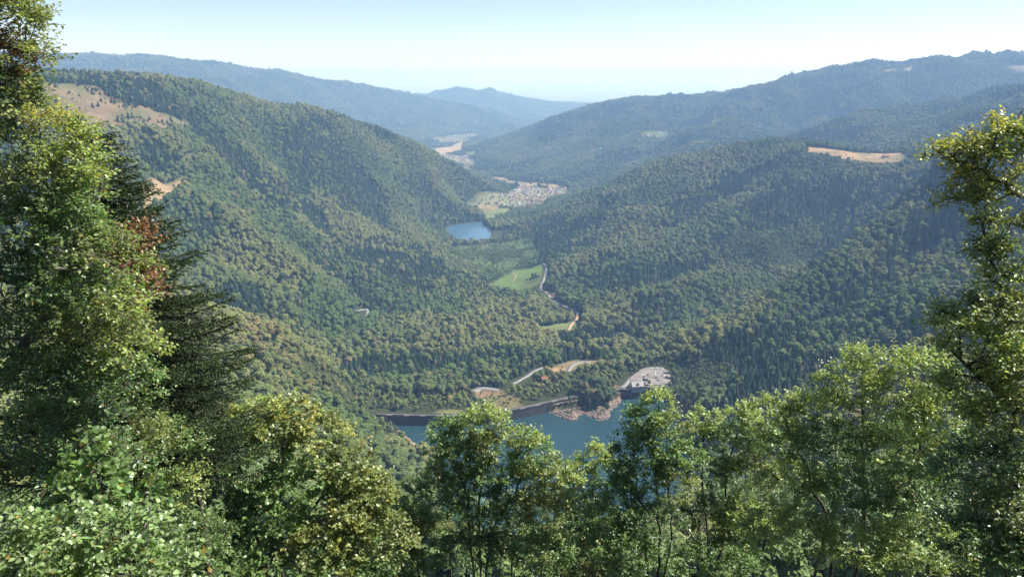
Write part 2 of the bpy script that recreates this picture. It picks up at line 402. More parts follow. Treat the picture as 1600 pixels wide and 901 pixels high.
# ------------------------------------------------------------------ terrain mesh (one sheet, finer towards the camera)
az = np.concatenate([np.linspace(-62, -37, 20)[:-1], np.linspace(-37, 37, 370), np.linspace(37, 62, 20)[1:]])
az = np.radians(az)
rr = [3.0]
while rr[-1] < 95000:
    r_ = rr[-1]
    k = .03 if r_ < 400 else .012 if r_ < 880 else .0042 if r_ < 1200 else .010 if r_ < 4500 else .016 if r_ < 15000 else .06
    rr.append(r_ * (1 + k))
rr = np.array(rr)
APEX = np.array((0.0, -45.0))
gx = APEX[0] + np.outer(rr, np.sin(az)); gy = APEX[1] + np.outer(rr, np.cos(az))
gz = height(gx, gy)
nr, na = gx.shape
idx = np.arange(nr * na).reshape(nr, na)
faces = np.stack([idx[:-1, :-1], idx[:-1, 1:], idx[1:, 1:], idx[1:, :-1]], -1).reshape(-1, 4)
tx, ty, tz = gx.ravel(), gy.ravel(), gz.ravel()
tr = np.hypot(tx, ty)
col = np.zeros((len(tx), 3)); 
nz = fbm(tx / 90, ty / 90, 31, 3)[:, None]
col[:] = np.array((.030, .040, .016)) * (1 - nz) + np.array((.055, .060, .022)) * nz
for poly, c in MEADOWS:
    sdv = poly_sd(poly, tx, ty) + (fbm(tx / 45, ty / 45, 39, 2) - .5) * 30 * (np.ptp(poly[:, 0]) > 120)
    w = smooth01(0.5 - sdv / 14.0)[:, None]
    n2 = fbm(tx / 28, ty / 28, 41, 3)[:, None]; n5 = smooth01((fbm(tx / 55, ty / 55, 42, 3)[:, None] - .45) * 5)
    cc = c * (0.7 + 0.6 * n2); cc = cc * (1 - .6 * n5) + .6 * n5 * np.array((.10, .115, .045))
    col = col * (1 - w) + w * cc
for poly in VILLAGE:
    sdv = poly_sd(poly, tx, ty); w = smooth01(0.5 - sdv / 40.0)[:, None] * 0.9
    n2 = fbm(tx / 40, ty / 40, 43, 3)[:, None]
    col = col * (1 - w) + w * (np.array((.10, .15, .05)) * (1 - n2) + n2 * np.array((.34, .27, .19)))
m = near(tx, ty, (30, 900), 400)
sdl = np.full(len(tx), 1e3); sdl[m] = poly_sd(LAKE, tx[m], ty[m])
w = smooth01((9 - sdl) / 8.0)[:, None] * (tz < 9)[:, None]
n3 = fbm(tx / 6, ty / 6, 47, 3)[:, None]
col = col * (1 - w) + w * (np.array((.20, .12, .085)) * (1 - n3) + n3 * np.array((.42, .30, .22)))
w = (smooth01((tr - 14000) / 3000.0))[:, None]
n4 = fbm(tx / 900, ty / 1500, 51, 3)[:, None]
col = col * (1 - w) + w * (np.array((.05, .08, .03)) * (1 - n4) + n4 * np.array((.25, .21, .11)))
tm, t, b = mat_new('ground_cover')
an = t.nodes.new('ShaderNodeAttribute'); an.attribute_name = 'ground_color'
nn = t.nodes.new('ShaderNodeTexNoise'); nn.inputs['Scale'].default_value = 0.18; nn.inputs['Detail'].default_value = 6
co = t.nodes.new('ShaderNodeTexCoord'); t.links.new(co.outputs['Object'], nn.inputs['Vector'])
mr = t.nodes.new('ShaderNodeMapRange'); mr.inputs['From Min'].default_value, mr.inputs['From Max'].default_value = .3, .7
mr.inputs['To Min'].default_value, mr.inputs['To Max'].default_value = .72, 1.25
t.links.new(nn.outputs['Fac'], mr.inputs['Value'])
mx = t.nodes.new('ShaderNodeVectorMath'); mx.operation = 'SCALE'
t.links.new(an.outputs['Color'], mx.inputs[0]); t.links.new(mr.outputs[0], mx.inputs['Scale'])
t.links.new(mx.outputs[0], b.inputs['Base Color'])
b.inputs['Roughness'].default_value = .95; b.inputs['Specular IOR Level'].default_value = .1
me = mesh_np('terrain', np.stack([tx, ty, tz], 1), faces, tm, smooth=True)
point_color(me, 'ground_color', col)
ground = link(bpy.data.objects.new('terrain', me))
tag(ground, 'valley floor, meadows and steep hillsides running out to the plain', kind='structure')

# ------------------------------------------------------------------ water
def water_mat(name, deep, rough, bump, scale):
    m, t, b = mat_new(name)
    b.inputs['Base Color'].default_value = (*deep, 1); b.inputs['Roughness'].default_value = rough
    b.inputs['IOR'].default_value = 1.33
    n1 = t.nodes.new('ShaderNodeTexNoise'); n1.inputs['Scale'].default_value = scale; n1.inputs['Detail'].default_value = 5; n1.inputs['Roughness'].default_value = .6
    co = t.nodes.new('ShaderNodeTexCoord'); t.links.new(co.outputs['Object'], n1.inputs['Vector'])
    bp = t.nodes.new('ShaderNodeBump'); bp.inputs['Strength'].default_value = bump; bp.inputs['Distance'].default_value = .6
    n2 = t.nodes.new('ShaderNodeTexNoise'); n2.inputs['Scale'].default_value = .018; n2.inputs['Detail'].default_value = 3
    mp = t.nodes.new('ShaderNodeMapping'); mp.inputs['Scale'].default_value = (1, 3.5, 1); t.links.new(co.outputs['Object'], mp.inputs[0]); t.links.new(mp.outputs[0], n2.inputs['Vector'])
    mr = t.nodes.new('ShaderNodeMapRange'); mr.inputs['From Min'].default_value, mr.inputs['From Max'].default_value = .35, .65
    mr.inputs['To Min'].default_value, mr.inputs['To Max'].default_value = rough * .5, rough * 1.6; t.links.new(n2.outputs['Fac'], mr.inputs[0]); t.links.new(mr.outputs[0], b.inputs['Roughness'])
    t.links.new(n1.outputs['Fac'], bp.inputs['Height']); t.links.new(bp.outputs[0], b.inputs['Normal'])
    return m
def sheet(name, poly, z, mat, grow=6.0):
    c = poly.mean(0); 
    p = c + (poly - c) * (1 + grow / np.abs(poly - c).max())
    m = bpy.data.meshes.new(name)
    m.from_pydata([(a, b_, z) for a, b_ in p], [], [list(range(len(p)))[::-1]])
    m.materials.append(mat)
    if m.polygons[0].normal.z < 0: m.flip_normals()
    return link(bpy.data.objects.new(name, m))
LWAT = np.vstack([[p[:2] + np.array((0, 4.0)) for p in DAM], [at_z(a, b, 0)[:2] * np.array((1, 1)) + np.array((14.0 if a > 800 else -14.0, 0)) + np.array((0, -14.0 if b > 790 else 0)) for a, b in shore_px]])
res = sheet('water', LWAT, LAKE_Z, water_mat('reservoir_water', (.018, .050, .059), .2, .9, .3), 0)
tag(res, 'deep blue green reservoir behind the curved dam', kind='structure')
lake2 = sheet('water', LAKE2, LAKE2_Z, water_mat('small_lake_water', (.06, .13, .20), .12, .25, .1), 14)
tag(lake2, 'small blue lake in the valley before the village', kind='structure')

# ------------------------------------------------------------------ roads and car park
asphalt = noise_mat('pale_asphalt', (.20, .19, .175), (.27, .255, .235), .3, .9)
gravel = noise_mat('pink_gravel', (.16, .14, .125), (.28, .245, .215), .09, .95, 8)
earth = noise_mat('bare_earth', (.34, .22, .14), (.46, .31, .21), .3, .95)
def ribbon(name, path, width, mat, lift=.35):
    d = np.gradient(path[:, :2], axis=0); d /= np.linalg.norm(d, axis=1)[:, None] + 1e-9
    nrm = np.stack([-d[:, 1], d[:, 0]], 1)
    L, R_ = path[:, :2] + nrm * width / 2, path[:, :2] - nrm * width / 2
    zc = np.maximum(np.maximum(height(L[:, 0], L[:, 1]), height(R_[:, 0], R_[:, 1])), path[:, 2]) + lift
    zc = np.convolve(np.pad(zc, 2, mode='edge'), np.ones(5) / 5, 'valid') + .15
    nV = len(path)
    top = np.vstack([np.c_[L, zc], np.c_[R_, zc]]); low = top - np.array((0, 0, 2.0))
    V = np.vstack([top, low])
    F = []
    for i in range(nV - 1):
        F.append((i, nV + i, nV + i + 1, i + 1))
        F.append((i, i + 1, 2 * nV + i + 1, 2 * nV + i)); F.append((nV + i, 3 * nV + i, 3 * nV + i + 1, nV + i + 1))
    return tag(link(bpy.data.objects.new(name, mesh_np(name, V, F, mat))), kind='structure')
for i, p in enumerate(ROADP):
    ribbon('road' if i != 8 else 'path', p, ROAD_W[i], earth if i in (4, 8) else asphalt)
def ground_patch(name, poly, mat, step, lift):
    x0, y0 = poly[:, :2].min(0); x1, y1 = poly[:, :2].max(0)
    xs, ys = np.arange(x0, x1 + step, step), np.arange(y0, y1 + step, step)
    X, Y = np.meshgrid(xs, ys); ins = poly_sd(poly, X, Y) < step * .3
    Z = height(X, Y) + lift
    id_ = np.arange(X.size).reshape(X.shape)
    ok = ins[:-1, :-1] & ins[1:, :-1] & ins[:-1, 1:] & ins[1:, 1:]
    F = np.stack([id_[:-1, :-1][ok], id_[:-1, 1:][ok], id_[1:, 1:][ok], id_[1:, :-1][ok]], 1)
    return tag(link(bpy.data.objects.new(name, mesh_np(name, np.stack([X.ravel(), Y.ravel(), Z.ravel()], 1), F, mat, True))), kind='structure')
pk = catmull([np.array((*p[:2], PARKZ)) for p in list(PARK) + [PARK[0]]], 5)[:-1]
pm = bpy.data.meshes.new('car_park'); nP = len(pk)
pm.from_pydata([tuple(p) for p in pk] + [(p[0], p[1], p[2] - 8) for p in pk], [], [list(range(nP))] + [(i, i + nP, (i + 1) % nP + nP, (i + 1) % nP) for i in range(nP)])
pm.materials.append(gravel)
tag(link(bpy.data.objects.new('car_park', pm)), 'pale gravel car park beside the dam', kind='structure')

# ------------------------------------------------------------------ dam
stone = noise_mat('dam_stone', (.036, .035, .038), (.072, .067, .066), .5, .85, 6, .3)
coping_m = noise_mat('dam_coping', (.11, .10, .09), (.19, .17, .15), .4, .9)
dam = empty('dam', tuple(DAM[0]))
tag(dam, 'long curved dark stone dam with pale coping holding back the reservoir', 'dam')
def sweep(name, mat, prof, i0=0, i1=None, parent=None, smooth=False):
    """prof: closed list of (offset away from water, z)"""
    pts = DAM[i0:i1]; nm = dn[i0:i1]; k = len(prof); V = []
    for p, n_ in zip(pts, nm):
        for o_, z_ in prof: V.append((p[0] + n_[0] * o_, p[1] + n_[1] * o_, z_))
    F = [(i * k + j, i * k + (j + 1) % k, (i + 1) * k + (j + 1) % k, (i + 1) * k + j) for i in range(len(pts) - 1) for j in range(k)]
    m_ = bpy.data.meshes.new(name)
    m_.from_pydata(V, [], F + [list(range(k)), [(len(pts) - 1) * k + j for j in range(k)][::-1]])
    m_.materials.append(mat); m_.update()
    import bmesh
    bm = bmesh.new(); bm.from_mesh(m_); bmesh.ops.recalc_face_normals(bm, faces=bm.faces); bm.to_mesh(m_); bm.free()
    o = bpy.data.objects.new(name, m_); link(o, parent)
    if parent is not None: o.matrix_parent_inverse = parent.matrix_world.inverted() if False else __import__('mathutils').Matrix.Translation(-parent.location)
    return o
Z = CREST_Z
sweep('wall', stone, [(-2.0, -9), (0.0, Z - .9), (5.0, Z - .9), (12, -9)], parent=dam)
sweep('coping', coping_m, [(-.4, Z - .88), (-.4, Z), (5.4, Z), (5.4, Z - .88)], parent=dam)
for s_ in range(0, len(DAM) - 3, 3):
    sweep('parapet', stone if (s_ // 3) % 2 else coping_m, [(-.3, Z + .01), (-.3, Z + 1.0), (.3, Z + 1.0), (.3, Z + .01)], s_, s_ + 3, parent=dam)
sweep('parapet', coping_m, [(4.9, Z + .01), (4.9, Z + .9), (5.3, Z + .9), (5.3, Z + .01)], parent=dam)

# ------------------------------------------------------------------ buildings
wall_m = {k: noise_mat('render_' + k, tuple(.9 * v for v in c), c, .6, .9) for k, c in
          dict(white=(.72, .70, .66), cream=(.60, .52, .40), grey=(.46, .45, .44), pink=(.55, .40, .33)).items()}
roof_m = {k: noise_mat('roof_' + k, tuple(.7 * v for v in c), c, .8, .85) for k, c in
          dict(red=(.36, .14, .09), brown=(.27, .15, .105), slate=(.13, .13, .15), pale=(.42, .40, .38)).items()}
glass_m, _, gb = mat_new('window_glass'); gb.inputs['Base Color'].default_value = (.03, .04, .05, 1); gb.inputs['Roughness'].default_value = .1
def gable(w, d, h, r):
    V = [(-w/2, -d/2, -3), (w/2, -d/2, -3), (w/2, d/2, -3), (-w/2, d/2, -3), (-w/2, -d/2, h), (w/2, -d/2, h), (w/2, d/2, h), (-w/2, d/2, h), (-w/2, 0, h + r), (w/2, 0, h + r)]
    return V, [(0, 1, 5, 4), (2, 3, 7, 6), (1, 2, 6, 9, 5), (3, 0, 4, 8, 7)]
def roof_geo(w, d, h, r, ov=.7, th=.35):
    e = ov * r / (d / 2)
    V = []
    for z_ in (0, th):
        V += [(-w/2 - ov, -d/2 - ov, h - e + z_), (w/2 + ov, -d/2 - ov, h - e + z_), (w/2 + ov, 0, h + r + z_ + .02), (-w/2 - ov, 0, h + r + z_ + .02), (w/2 + ov, d/2 + ov, h - e + z_), (-w/2 - ov, d/2 + ov, h - e + z_)]
    return V, [(6, 7, 8, 9), (9, 8, 10, 11), (0, 3, 2, 1), (3, 5, 4, 2), (0, 1, 7, 6), (4, 5, 11, 10), (1, 2, 8, 7), (2, 4, 10, 8), (3, 0, 6, 9), (5, 3, 9, 11)]
def pyd(name, VF, mat):
    m_ = bpy.data.meshes.new(name); m_.from_pydata(*[VF[0], [], VF[1]]); m_.materials.append(mat); return m_
def window_mesh(w=1.1, h=1.5):
    V = [(-w/2, -.06, -h/2), (w/2, -.06, -h/2), (w/2, -.06, h/2), (-w/2, -.06, h/2), (-w/2, .1, -h/2), (w/2, .1, -h/2), (w/2, .1, h/2), (-w/2, .1, h/2)]
    return V, [(0, 1, 2, 3), (0, 4, 5, 1), (1, 5, 6, 2), (2, 6, 7, 3), (3, 7, 4, 0)]
HOUSE_KINDS = []
def house_kind(w, d, h, r, wc, rc):
    return dict(walls=pyd('house_walls', gable(w, d, h, r), wall_m[wc]), roof=pyd('house_roof', roof_geo(w, d, h, r), roof_m[rc]), wc=wc, rc=rc, w=w, d=d, h=h, r=r)
ROOFWORD = dict(red='red tiled', brown='brown tiled', slate='dark slate', pale='pale grey')
for wc, rc, w, d, h, r in (('white', 'brown', 12, 9, 5.5, 4), ('white', 'red', 11, 9, 5, 4), ('cream', 'brown', 13, 10, 5.5, 4.5), ('white', 'brown', 12, 9, 6, 4.4), ('cream', 'red', 10, 8.5, 5, 3.8),
                           ('grey', 'slate', 18, 11, 6, 3.5), ('white', 'pale', 16, 12, 6, 3), ('pink', 'brown', 12, 9, 5.5, 4.2)):
    HOUSE_KINDS.append(house_kind(w, d, h, r, wc, rc))
winm = pyd('house_window', window_mesh(), glass_m)
def put_house(k, x, y, rz, label, group, name='village_house', s=1.0, windows=False, z=None):
    o = bpy.data.objects.new(name, k['walls']); link(o)
    o.location = (x, y, float(height(np.array([x]), np.array([y]))[0]) + .6 if z is None else z); o.rotation_euler = (0, 0, rz); o.scale = (s, s, s)
    tag(o, label, 'house', group)
    link(bpy.data.objects.new('roof', k['roof']), o)
    if windows:
        n_ = max(2, int(k['w'] // 3))
        for side in (-1, 1):
            for j in range(n_):
                for lv in range(2 if k['h'] > 5 else 1):
                    wo = link(bpy.data.objects.new('window', winm), o)
                    wo.location = ((j + .5) / n_ * k['w'] - k['w'] / 2, side * (k['d'] / 2 - .01), 1.6 + 2.6 * lv)
                    wo.rotation_euler = (0, 0, 0 if side < 0 else pi)
    return o
def scatter_in(poly, n_, dmin, seed):
    r_ = np.random.default_rng(seed); x0, y0 = poly[:, :2].min(0); x1, y1 = poly[:, :2].max(0); out = []
    for _ in range(60000):
        p = r_.uniform((x0, y0), (x1, y1))
        if poly_sd(poly, p[:1], p[1:])[0] < -6 and all((p[0] - q[0]) ** 2 + (p[1] - q[1]) ** 2 > dmin * dmin for q in out):
            out.append(p)
            if len(out) >= n_: break
    return out
HOUSES = []
r0 = np.random.default_rng(3)
for vi, (n_, dmin, where) in enumerate(((200, 17, 'in the village beyond the small lake'), (46, 24, 'in the second village down the valley'), (60, 30, 'in the farthest village where the valley opens'))):
    for p in scatter_in(VILLAGE[vi], n_, dmin, 10 + vi):
        k = HOUSE_KINDS[int(r0.integers(len(HOUSE_KINDS)))]
        put_house(k, p[0], p[1], r0.uniform(0, pi), '%s walled house with %s roof %s' % (k['wc'], ROOFWORD[k['rc']], where), 'houses ' + where, s=r0.uniform(.62, .95) * (1.0, 1.2, 1.3)[vi])
        HOUSES.append((p[0], p[1]))
big = house_kind(34, 20, 11, 4, 'white', 'pale')
p = hit(728, 247, y0=4500); put_house(big, p[0], p[1], .2, 'large bright white hall in the second village', None, 'village_hall'); HOUSES.append(p[:2])
big = house_kind(26, 14, 7, 4, 'white', 'pale')
for px, py in ((786, 301), (822, 304), (838, 306)):
    p = hit(px, py, y0=2600); put_house(big, p[0], p[1], .3 + px * .01, 'long white building with pale roof in the village beyond the small lake', 'long white village buildings', 'village_hall'); HOUSES.append(p[:2])
for i, (px, py) in enumerate(((1003, 213), (1012, 212), (1022, 211), (1030, 209), (1040, 212), (1080, 199), (938, 233), (976, 239), (846, 191))):
    p = hit(px, py, y0=3800); k = HOUSE_KINDS[(0, 3, 1, 6, 0, 1, 6, 3, 6)[i]]
    put_house(k, p[0], p[1], i * .7, '%s walled farm with %s roof on the wooded right-hand hillside' % (k['wc'], ROOFWORD[k['rc']]), 'scattered farms on the far right hillside', 'hillside_farm', 1.1); HOUSES.append(p[:2])
p = hit(1384, 246, y0=2200); farm = house_kind(18, 11, 4, 4.5, 'cream', 'red')
put_house(farm, p[0], p[1], .25, 'red roofed farmhouse alone on the dry ridge meadow', None, 'farmhouse', windows=True); HOUSES.append(p[:2])
p = at_z(851, 594, 4); lodge = house_kind(9, 7, 4, 2.6, 'cream', 'red'); zz = float(height(p[:1], p[1:2])[0])
put_house(lodge, p[0], p[1], .1, 'little house with a red roof among the trees below the dam', None, 'cottage', windows=True, z=zz + 5); HOUSES.append(p[:2])
p = at_z(995, 607, 12.3); inn = house_kind(16, 11, 5.6, 4.2, 'grey', 'pale')
o = put_house(inn, p[0], p[1], .18, 'grey lakeside inn with pale hipped roof beside the car park', None, 'lakeside_inn', windows=True, z=12.4); HOUSES.append(p[:2])
dorm = link(bpy.data.objects.new('dormer', pyd('dormer', gable(3.4, 3.4, 2.2, 1.5), wall_m['grey'])), o); dorm.location = (0, -3.2, 6.2); dorm.rotation_euler = (0, 0, pi / 2)
link(bpy.data.objects.new('dormer_roof', pyd('dormer_roof', roof_geo(3.4, 3.4, 2.2, 1.5, .3, .2), roof_m['pale'])), dorm)
ch = link(bpy.data.objects.new('chimney', pyd('chimney', ([(-.5, -.5, 0), (.5, -.5, 0), (.5, .5, 0), (-.5, .5, 0), (-.5, -.5, 3), (.5, -.5, 3), (.5, .5, 3), (-.5, .5, 3)], [(0, 1, 5, 4), (1, 2, 6, 5), (2, 3, 7, 6), (3, 0, 4, 7), (4, 5, 6, 7)]), wall_m['grey'])), o); ch.location = (4.5, 1, 8)
# pointed stone monument by the dam
p = at_z(932.5, 609.5, 11.5); mon = empty('monument', tuple(p)); tag(mon, 'dark pointed stone monument on a pale plinth by the dam', 'monument')
def frustum(r0_, r1_, z0, z1, n_=8):
    a_ = np.arange(n_) * 2 * pi / n_ + pi / 8
    V = [(r0_ * cos(t_), r0_ * sin(t_), z0) for t_ in a_] + [(r1_ * cos(t_), r1_ * sin(t_), z1) for t_ in a_]
    return V, [(i, (i + 1) % n_, n_ + (i + 1) % n_, n_ + i) for i in range(n_)] + [tuple(range(n_, 2 * n_))]
link(bpy.data.objects.new('plinth', pyd('plinth', frustum(2.2, 1.9, -2, 1.4), coping_m)), mon)
link(bpy.data.objects.new('shaft', pyd('shaft', frustum(1.5, .35, 1.4, 7.5), stone)), mon)
# striped sun tent
p = at_z(1002.5, 599.5, 12.3); tent = empty('sun_tent', (p[0], p[1], 12.3)); tag(tent, 'pale blue pavilion tent standing between inn and car park', 'tent')
tcol = noise_mat('tent_canvas', (.35, .5, .72), (.6, .7, .85), .5, .7)
link(bpy.data.objects.new('canopy', pyd('canopy', frustum(3.4, .15, 2.3, 4.6, 4), tcol)), tent)
for sx in (-1, 1):
    for sy in (-1, 1):
        o = link(bpy.data.objects.new('pole', pyd('pole', frustum(.08, .08, 0, 2.4, 6), wall_m['white'])), tent); o.location = (sx * 2.2, sy * 2.2, 0); o.rotation_euler = (0, 0, 0)

# ------------------------------------------------------------------ parked cars
def car_mesh_parts():
    prof = [(-2.1, .35), (-2.15, .75), (-2.0, .95), (-1.0, 1.02), (-.45, 1.45), (1.15, 1.48), (1.75, 1.0), (2.1, .92), (2.15, .4)]
    def loft(pr, w0, w1):
        V, F = [], []; n_ = len(pr)
        for s_ in (-1, 1):
            for x_, z_ in pr: V.append((x_, s_ * (w0 if z_ < 1.1 else w1), z_))
        F = [(i, (i + 1) % n_, n_ + (i + 1) % n_, n_ + i) for i in range(n_)] + [tuple(range(n_))[::-1], tuple(range(n_, 2 * n_))]
        return V, F
    body = loft(prof, .88, .66)
    gl = loft([(-.95, 1.04), (-.43, 1.40), (1.13, 1.43), (1.68, 1.03)], .895, .70)
    gl = ([(x_ , y_, z_ + .015) for x_, y_, z_ in gl[0]], gl[1])
    return body, gl
bodyVF, glassVF = car_mesh_parts()
tyre_m = noise_mat('tyre_rubber', (.015, .015, .015), (.03, .03, .03), 2, .9)
wv, wf = frustum(.33, .33, -.11, .11, 12); wf = wf + [tuple(range(12))[::-1]]
wheel_mesh = pyd('wheel', (wv, wf), tyre_m)
glass_mesh = pyd('car_glass', glassVF, glass_m)
CARCOL = dict(white=(.78, .78, .77), silver=(.5, .52, .54), black=(.02, .02, .022), red=(.42, .03, .025), blue=(.05, .12, .35), grey=(.16, .17, .18))
body_mesh = {}
for k, c in CARCOL.items():
    m, t, b = mat_new('car_paint_' + k); b.inputs['Base Color'].default_value = (*c, 1); b.inputs['Roughness'].default_value = .25; b.inputs['Coat Weight'].default_value = .5
    body_mesh[k] = pyd('car_body_' + k, bodyVF, m)
cars = [(1024, 582, 'white', 1.4, 'at the middle of the car park, farther of two'), (1023.6, 585, 'white', 1.3, 'at the middle of the car park, nearer of two'), (1012, 586, 'red', .3, 'parked alone by the trees left of the car park'),
        (1025, 590.5, 'black', .1, 'alone in the open middle of the car park'), (1029.6, 586.2, 'silver', 1.2, 'first in the row at the right of the car park'), (1033.7, 586.4, 'grey', 1.2, 'second in the row at the right of the car park'),
        (1038, 587.2, 'white', 1.25, 'third in the row at the right of the car park'), (1042, 588.4, 'red', 1.3, 'last but one in the row at the right of the car park'), (1045, 590, 'white', 1.35, 'last in the row at the right of the car park'),
        (1027.7, 594, 'grey', .2, 'nearest to the reservoir in the open car park'), (1019, 575.6, 'white', 1.0, 'first along the trees at the back of the car park'), (1023, 575, 'silver', 1.1, 'second along the trees at the back of the car park'),
        (1027, 575, 'white', 1.2, 'third along the trees at the back of the car park'), (1031, 575.2, 'silver', 1.3, 'fourth along the trees at the back of the car park'), (1035.5, 576.4, 'white', 1.4, 'fifth along the trees at the back of the car park'),
        (1006, 588.5, 'blue', .6, 'beside the tree at the left of the car park'), (1009.5, 591.5, 'white', .7, 'beside the blue car at the left of the car park'), (1011, 594.5, 'blue', .75, 'nearest the inn at the left of the car park'),
        (980.5, 609.6, 'grey', .45, 'beside the inn at the end of the dam'), (985, 608.6, 'white', .4, 'next to the wall of the inn')]
for px, py, k, rz, wh in cars:
    p = at_z(px, py, PARKZ)
    zz = max(PARKZ, float(height(p[:1], p[1:2])[0]) + .6) if px > 990 else 12.9
    o = empty('parked_car', (p[0], p[1], zz + .01)); o.rotation_euler = (0, 0, rz)
    tag(o, '%s car %s' % (k, wh), 'car', 'cars parked by the dam')
    link(bpy.data.objects.new('body', body_mesh[k]), o); link(bpy.data.objects.new('windows', glass_mesh), o)
    for sx in (-1.35, 1.35):
        for sy in (-.8, .8):
            wo = link(bpy.data.objects.new('wheel', wheel_mesh), o); wo.location = (sx, sy, .33); wo.rotation_euler = (pi / 2, 0, 0)
# small kiosk hut
# ------------------------------------------------------------------ boulders on the drawn-down shore
def rock_np(r_, s):
    v = np.array([(1, 0, 0), (-1, 0, 0), (0, 1, 0), (0, -1, 0), (0, 0, 1), (0, 0, -1), (.6, .6, .5), (-.6, .6, .5), (.6, -.6, .5), (-.6, -.6, .5)], float) * r_.uniform(.7, 1.25, (10, 1))
    return v * s * r_.uniform(.7, 1.2, 3)
rf = np.array([(4, 6, 7), (4, 7, 9), (4, 9, 8), (4, 8, 6), (6, 0, 2), (6, 2, 7), (7, 2, 1), (7, 1, 9), (9, 1, 3), (9, 3, 8), (8, 3, 0), (8, 0, 6), (0, 5, 2), (2, 5, 1), (1, 5, 3), (3, 5, 0)])
r1 = np.random.default_rng(5); V, F = [], []; cnt = 0
x0, y0 = ISLET.min(0) - 8; x1, y1 = ISLET.max(0) + 4
for _ in range(9000):
    p = r1.uniform((x0, y0), (x1, y1)); sdv = poly_sd(ISLET, p[:1], p[1:])[0]
    if sdv > 2.0 or sdv < -14: continue
    if r1.uniform() > (1.0 if sdv > -7 else .35): continue
    zz = max(float(height(p[:1], p[1:2])[0]), -.6)
    v = rock_np(r1, r1.uniform(.5, 1.7)); V.append(v + np.array((p[0], p[1], zz + .2))); F.append(rf + cnt * 10); cnt += 1
    if cnt >= 1100: break
bould = link(bpy.data.objects.new('boulders', mesh_np('boulders', np.vstack(V), np.vstack(F), noise_mat('granite', (.14, .10, .085), (.40, .31, .26), .9, .9))))
tag(bould, 'broken pinkish boulders along the exposed shore of the islet', 'boulders', kind='stuff')
# ------------------------------------------------------------------ trees of the hillsides
def tree_mat(name, src, rough=.65, vary=.35, trans=.0):
    m, t, b = mat_new(name)
    if src == 'INSTANCER':
        a = t.nodes.new('ShaderNodeAttribute'); a.attribute_type = 'INSTANCER'; a.attribute_name = 'tint'; colr = a.outputs['Color']
    else:
        a = t.nodes.new('ShaderNodeObjectInfo'); colr = a.outputs['Color']
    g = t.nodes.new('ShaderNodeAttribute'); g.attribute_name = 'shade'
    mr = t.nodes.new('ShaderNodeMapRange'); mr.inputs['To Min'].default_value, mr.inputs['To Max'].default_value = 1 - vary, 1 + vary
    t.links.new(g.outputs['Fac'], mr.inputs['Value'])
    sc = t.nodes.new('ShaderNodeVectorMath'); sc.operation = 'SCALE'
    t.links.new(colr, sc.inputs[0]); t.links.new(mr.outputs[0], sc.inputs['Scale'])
    t.links.new(sc.outputs[0], b.inputs['Base Color'])
    b.inputs['Roughness'].default_value = rough; b.inputs['Specular IOR Level'].default_value = .35 if rough < .8 else .12
    return m
def quads_on(r_, cen, nrm, size):
    """leaf-clump faces at cen facing nrm; returns verts (n*4,3)"""
    n_ = len(cen)
    nrm = nrm + r_.normal(0, .28, nrm.shape); nrm /= np.linalg.norm(nrm, axis=1)[:, None]
    a = np.cross(nrm, r_.normal(size=(n_, 3))); a /= np.linalg.norm(a, axis=1)[:, None]
    b_ = np.cross(nrm, a)
    s = size * r_.uniform(.7, 1.35, (n_, 1))
    e = .75
    bend = nrm * s * .25
    V = np.stack([cen - a * s - bend, cen - b_ * s * e + bend * .4, cen + a * s - bend, cen + b_ * s * e + bend * .4], 1)
    return V.reshape(-1, 3)
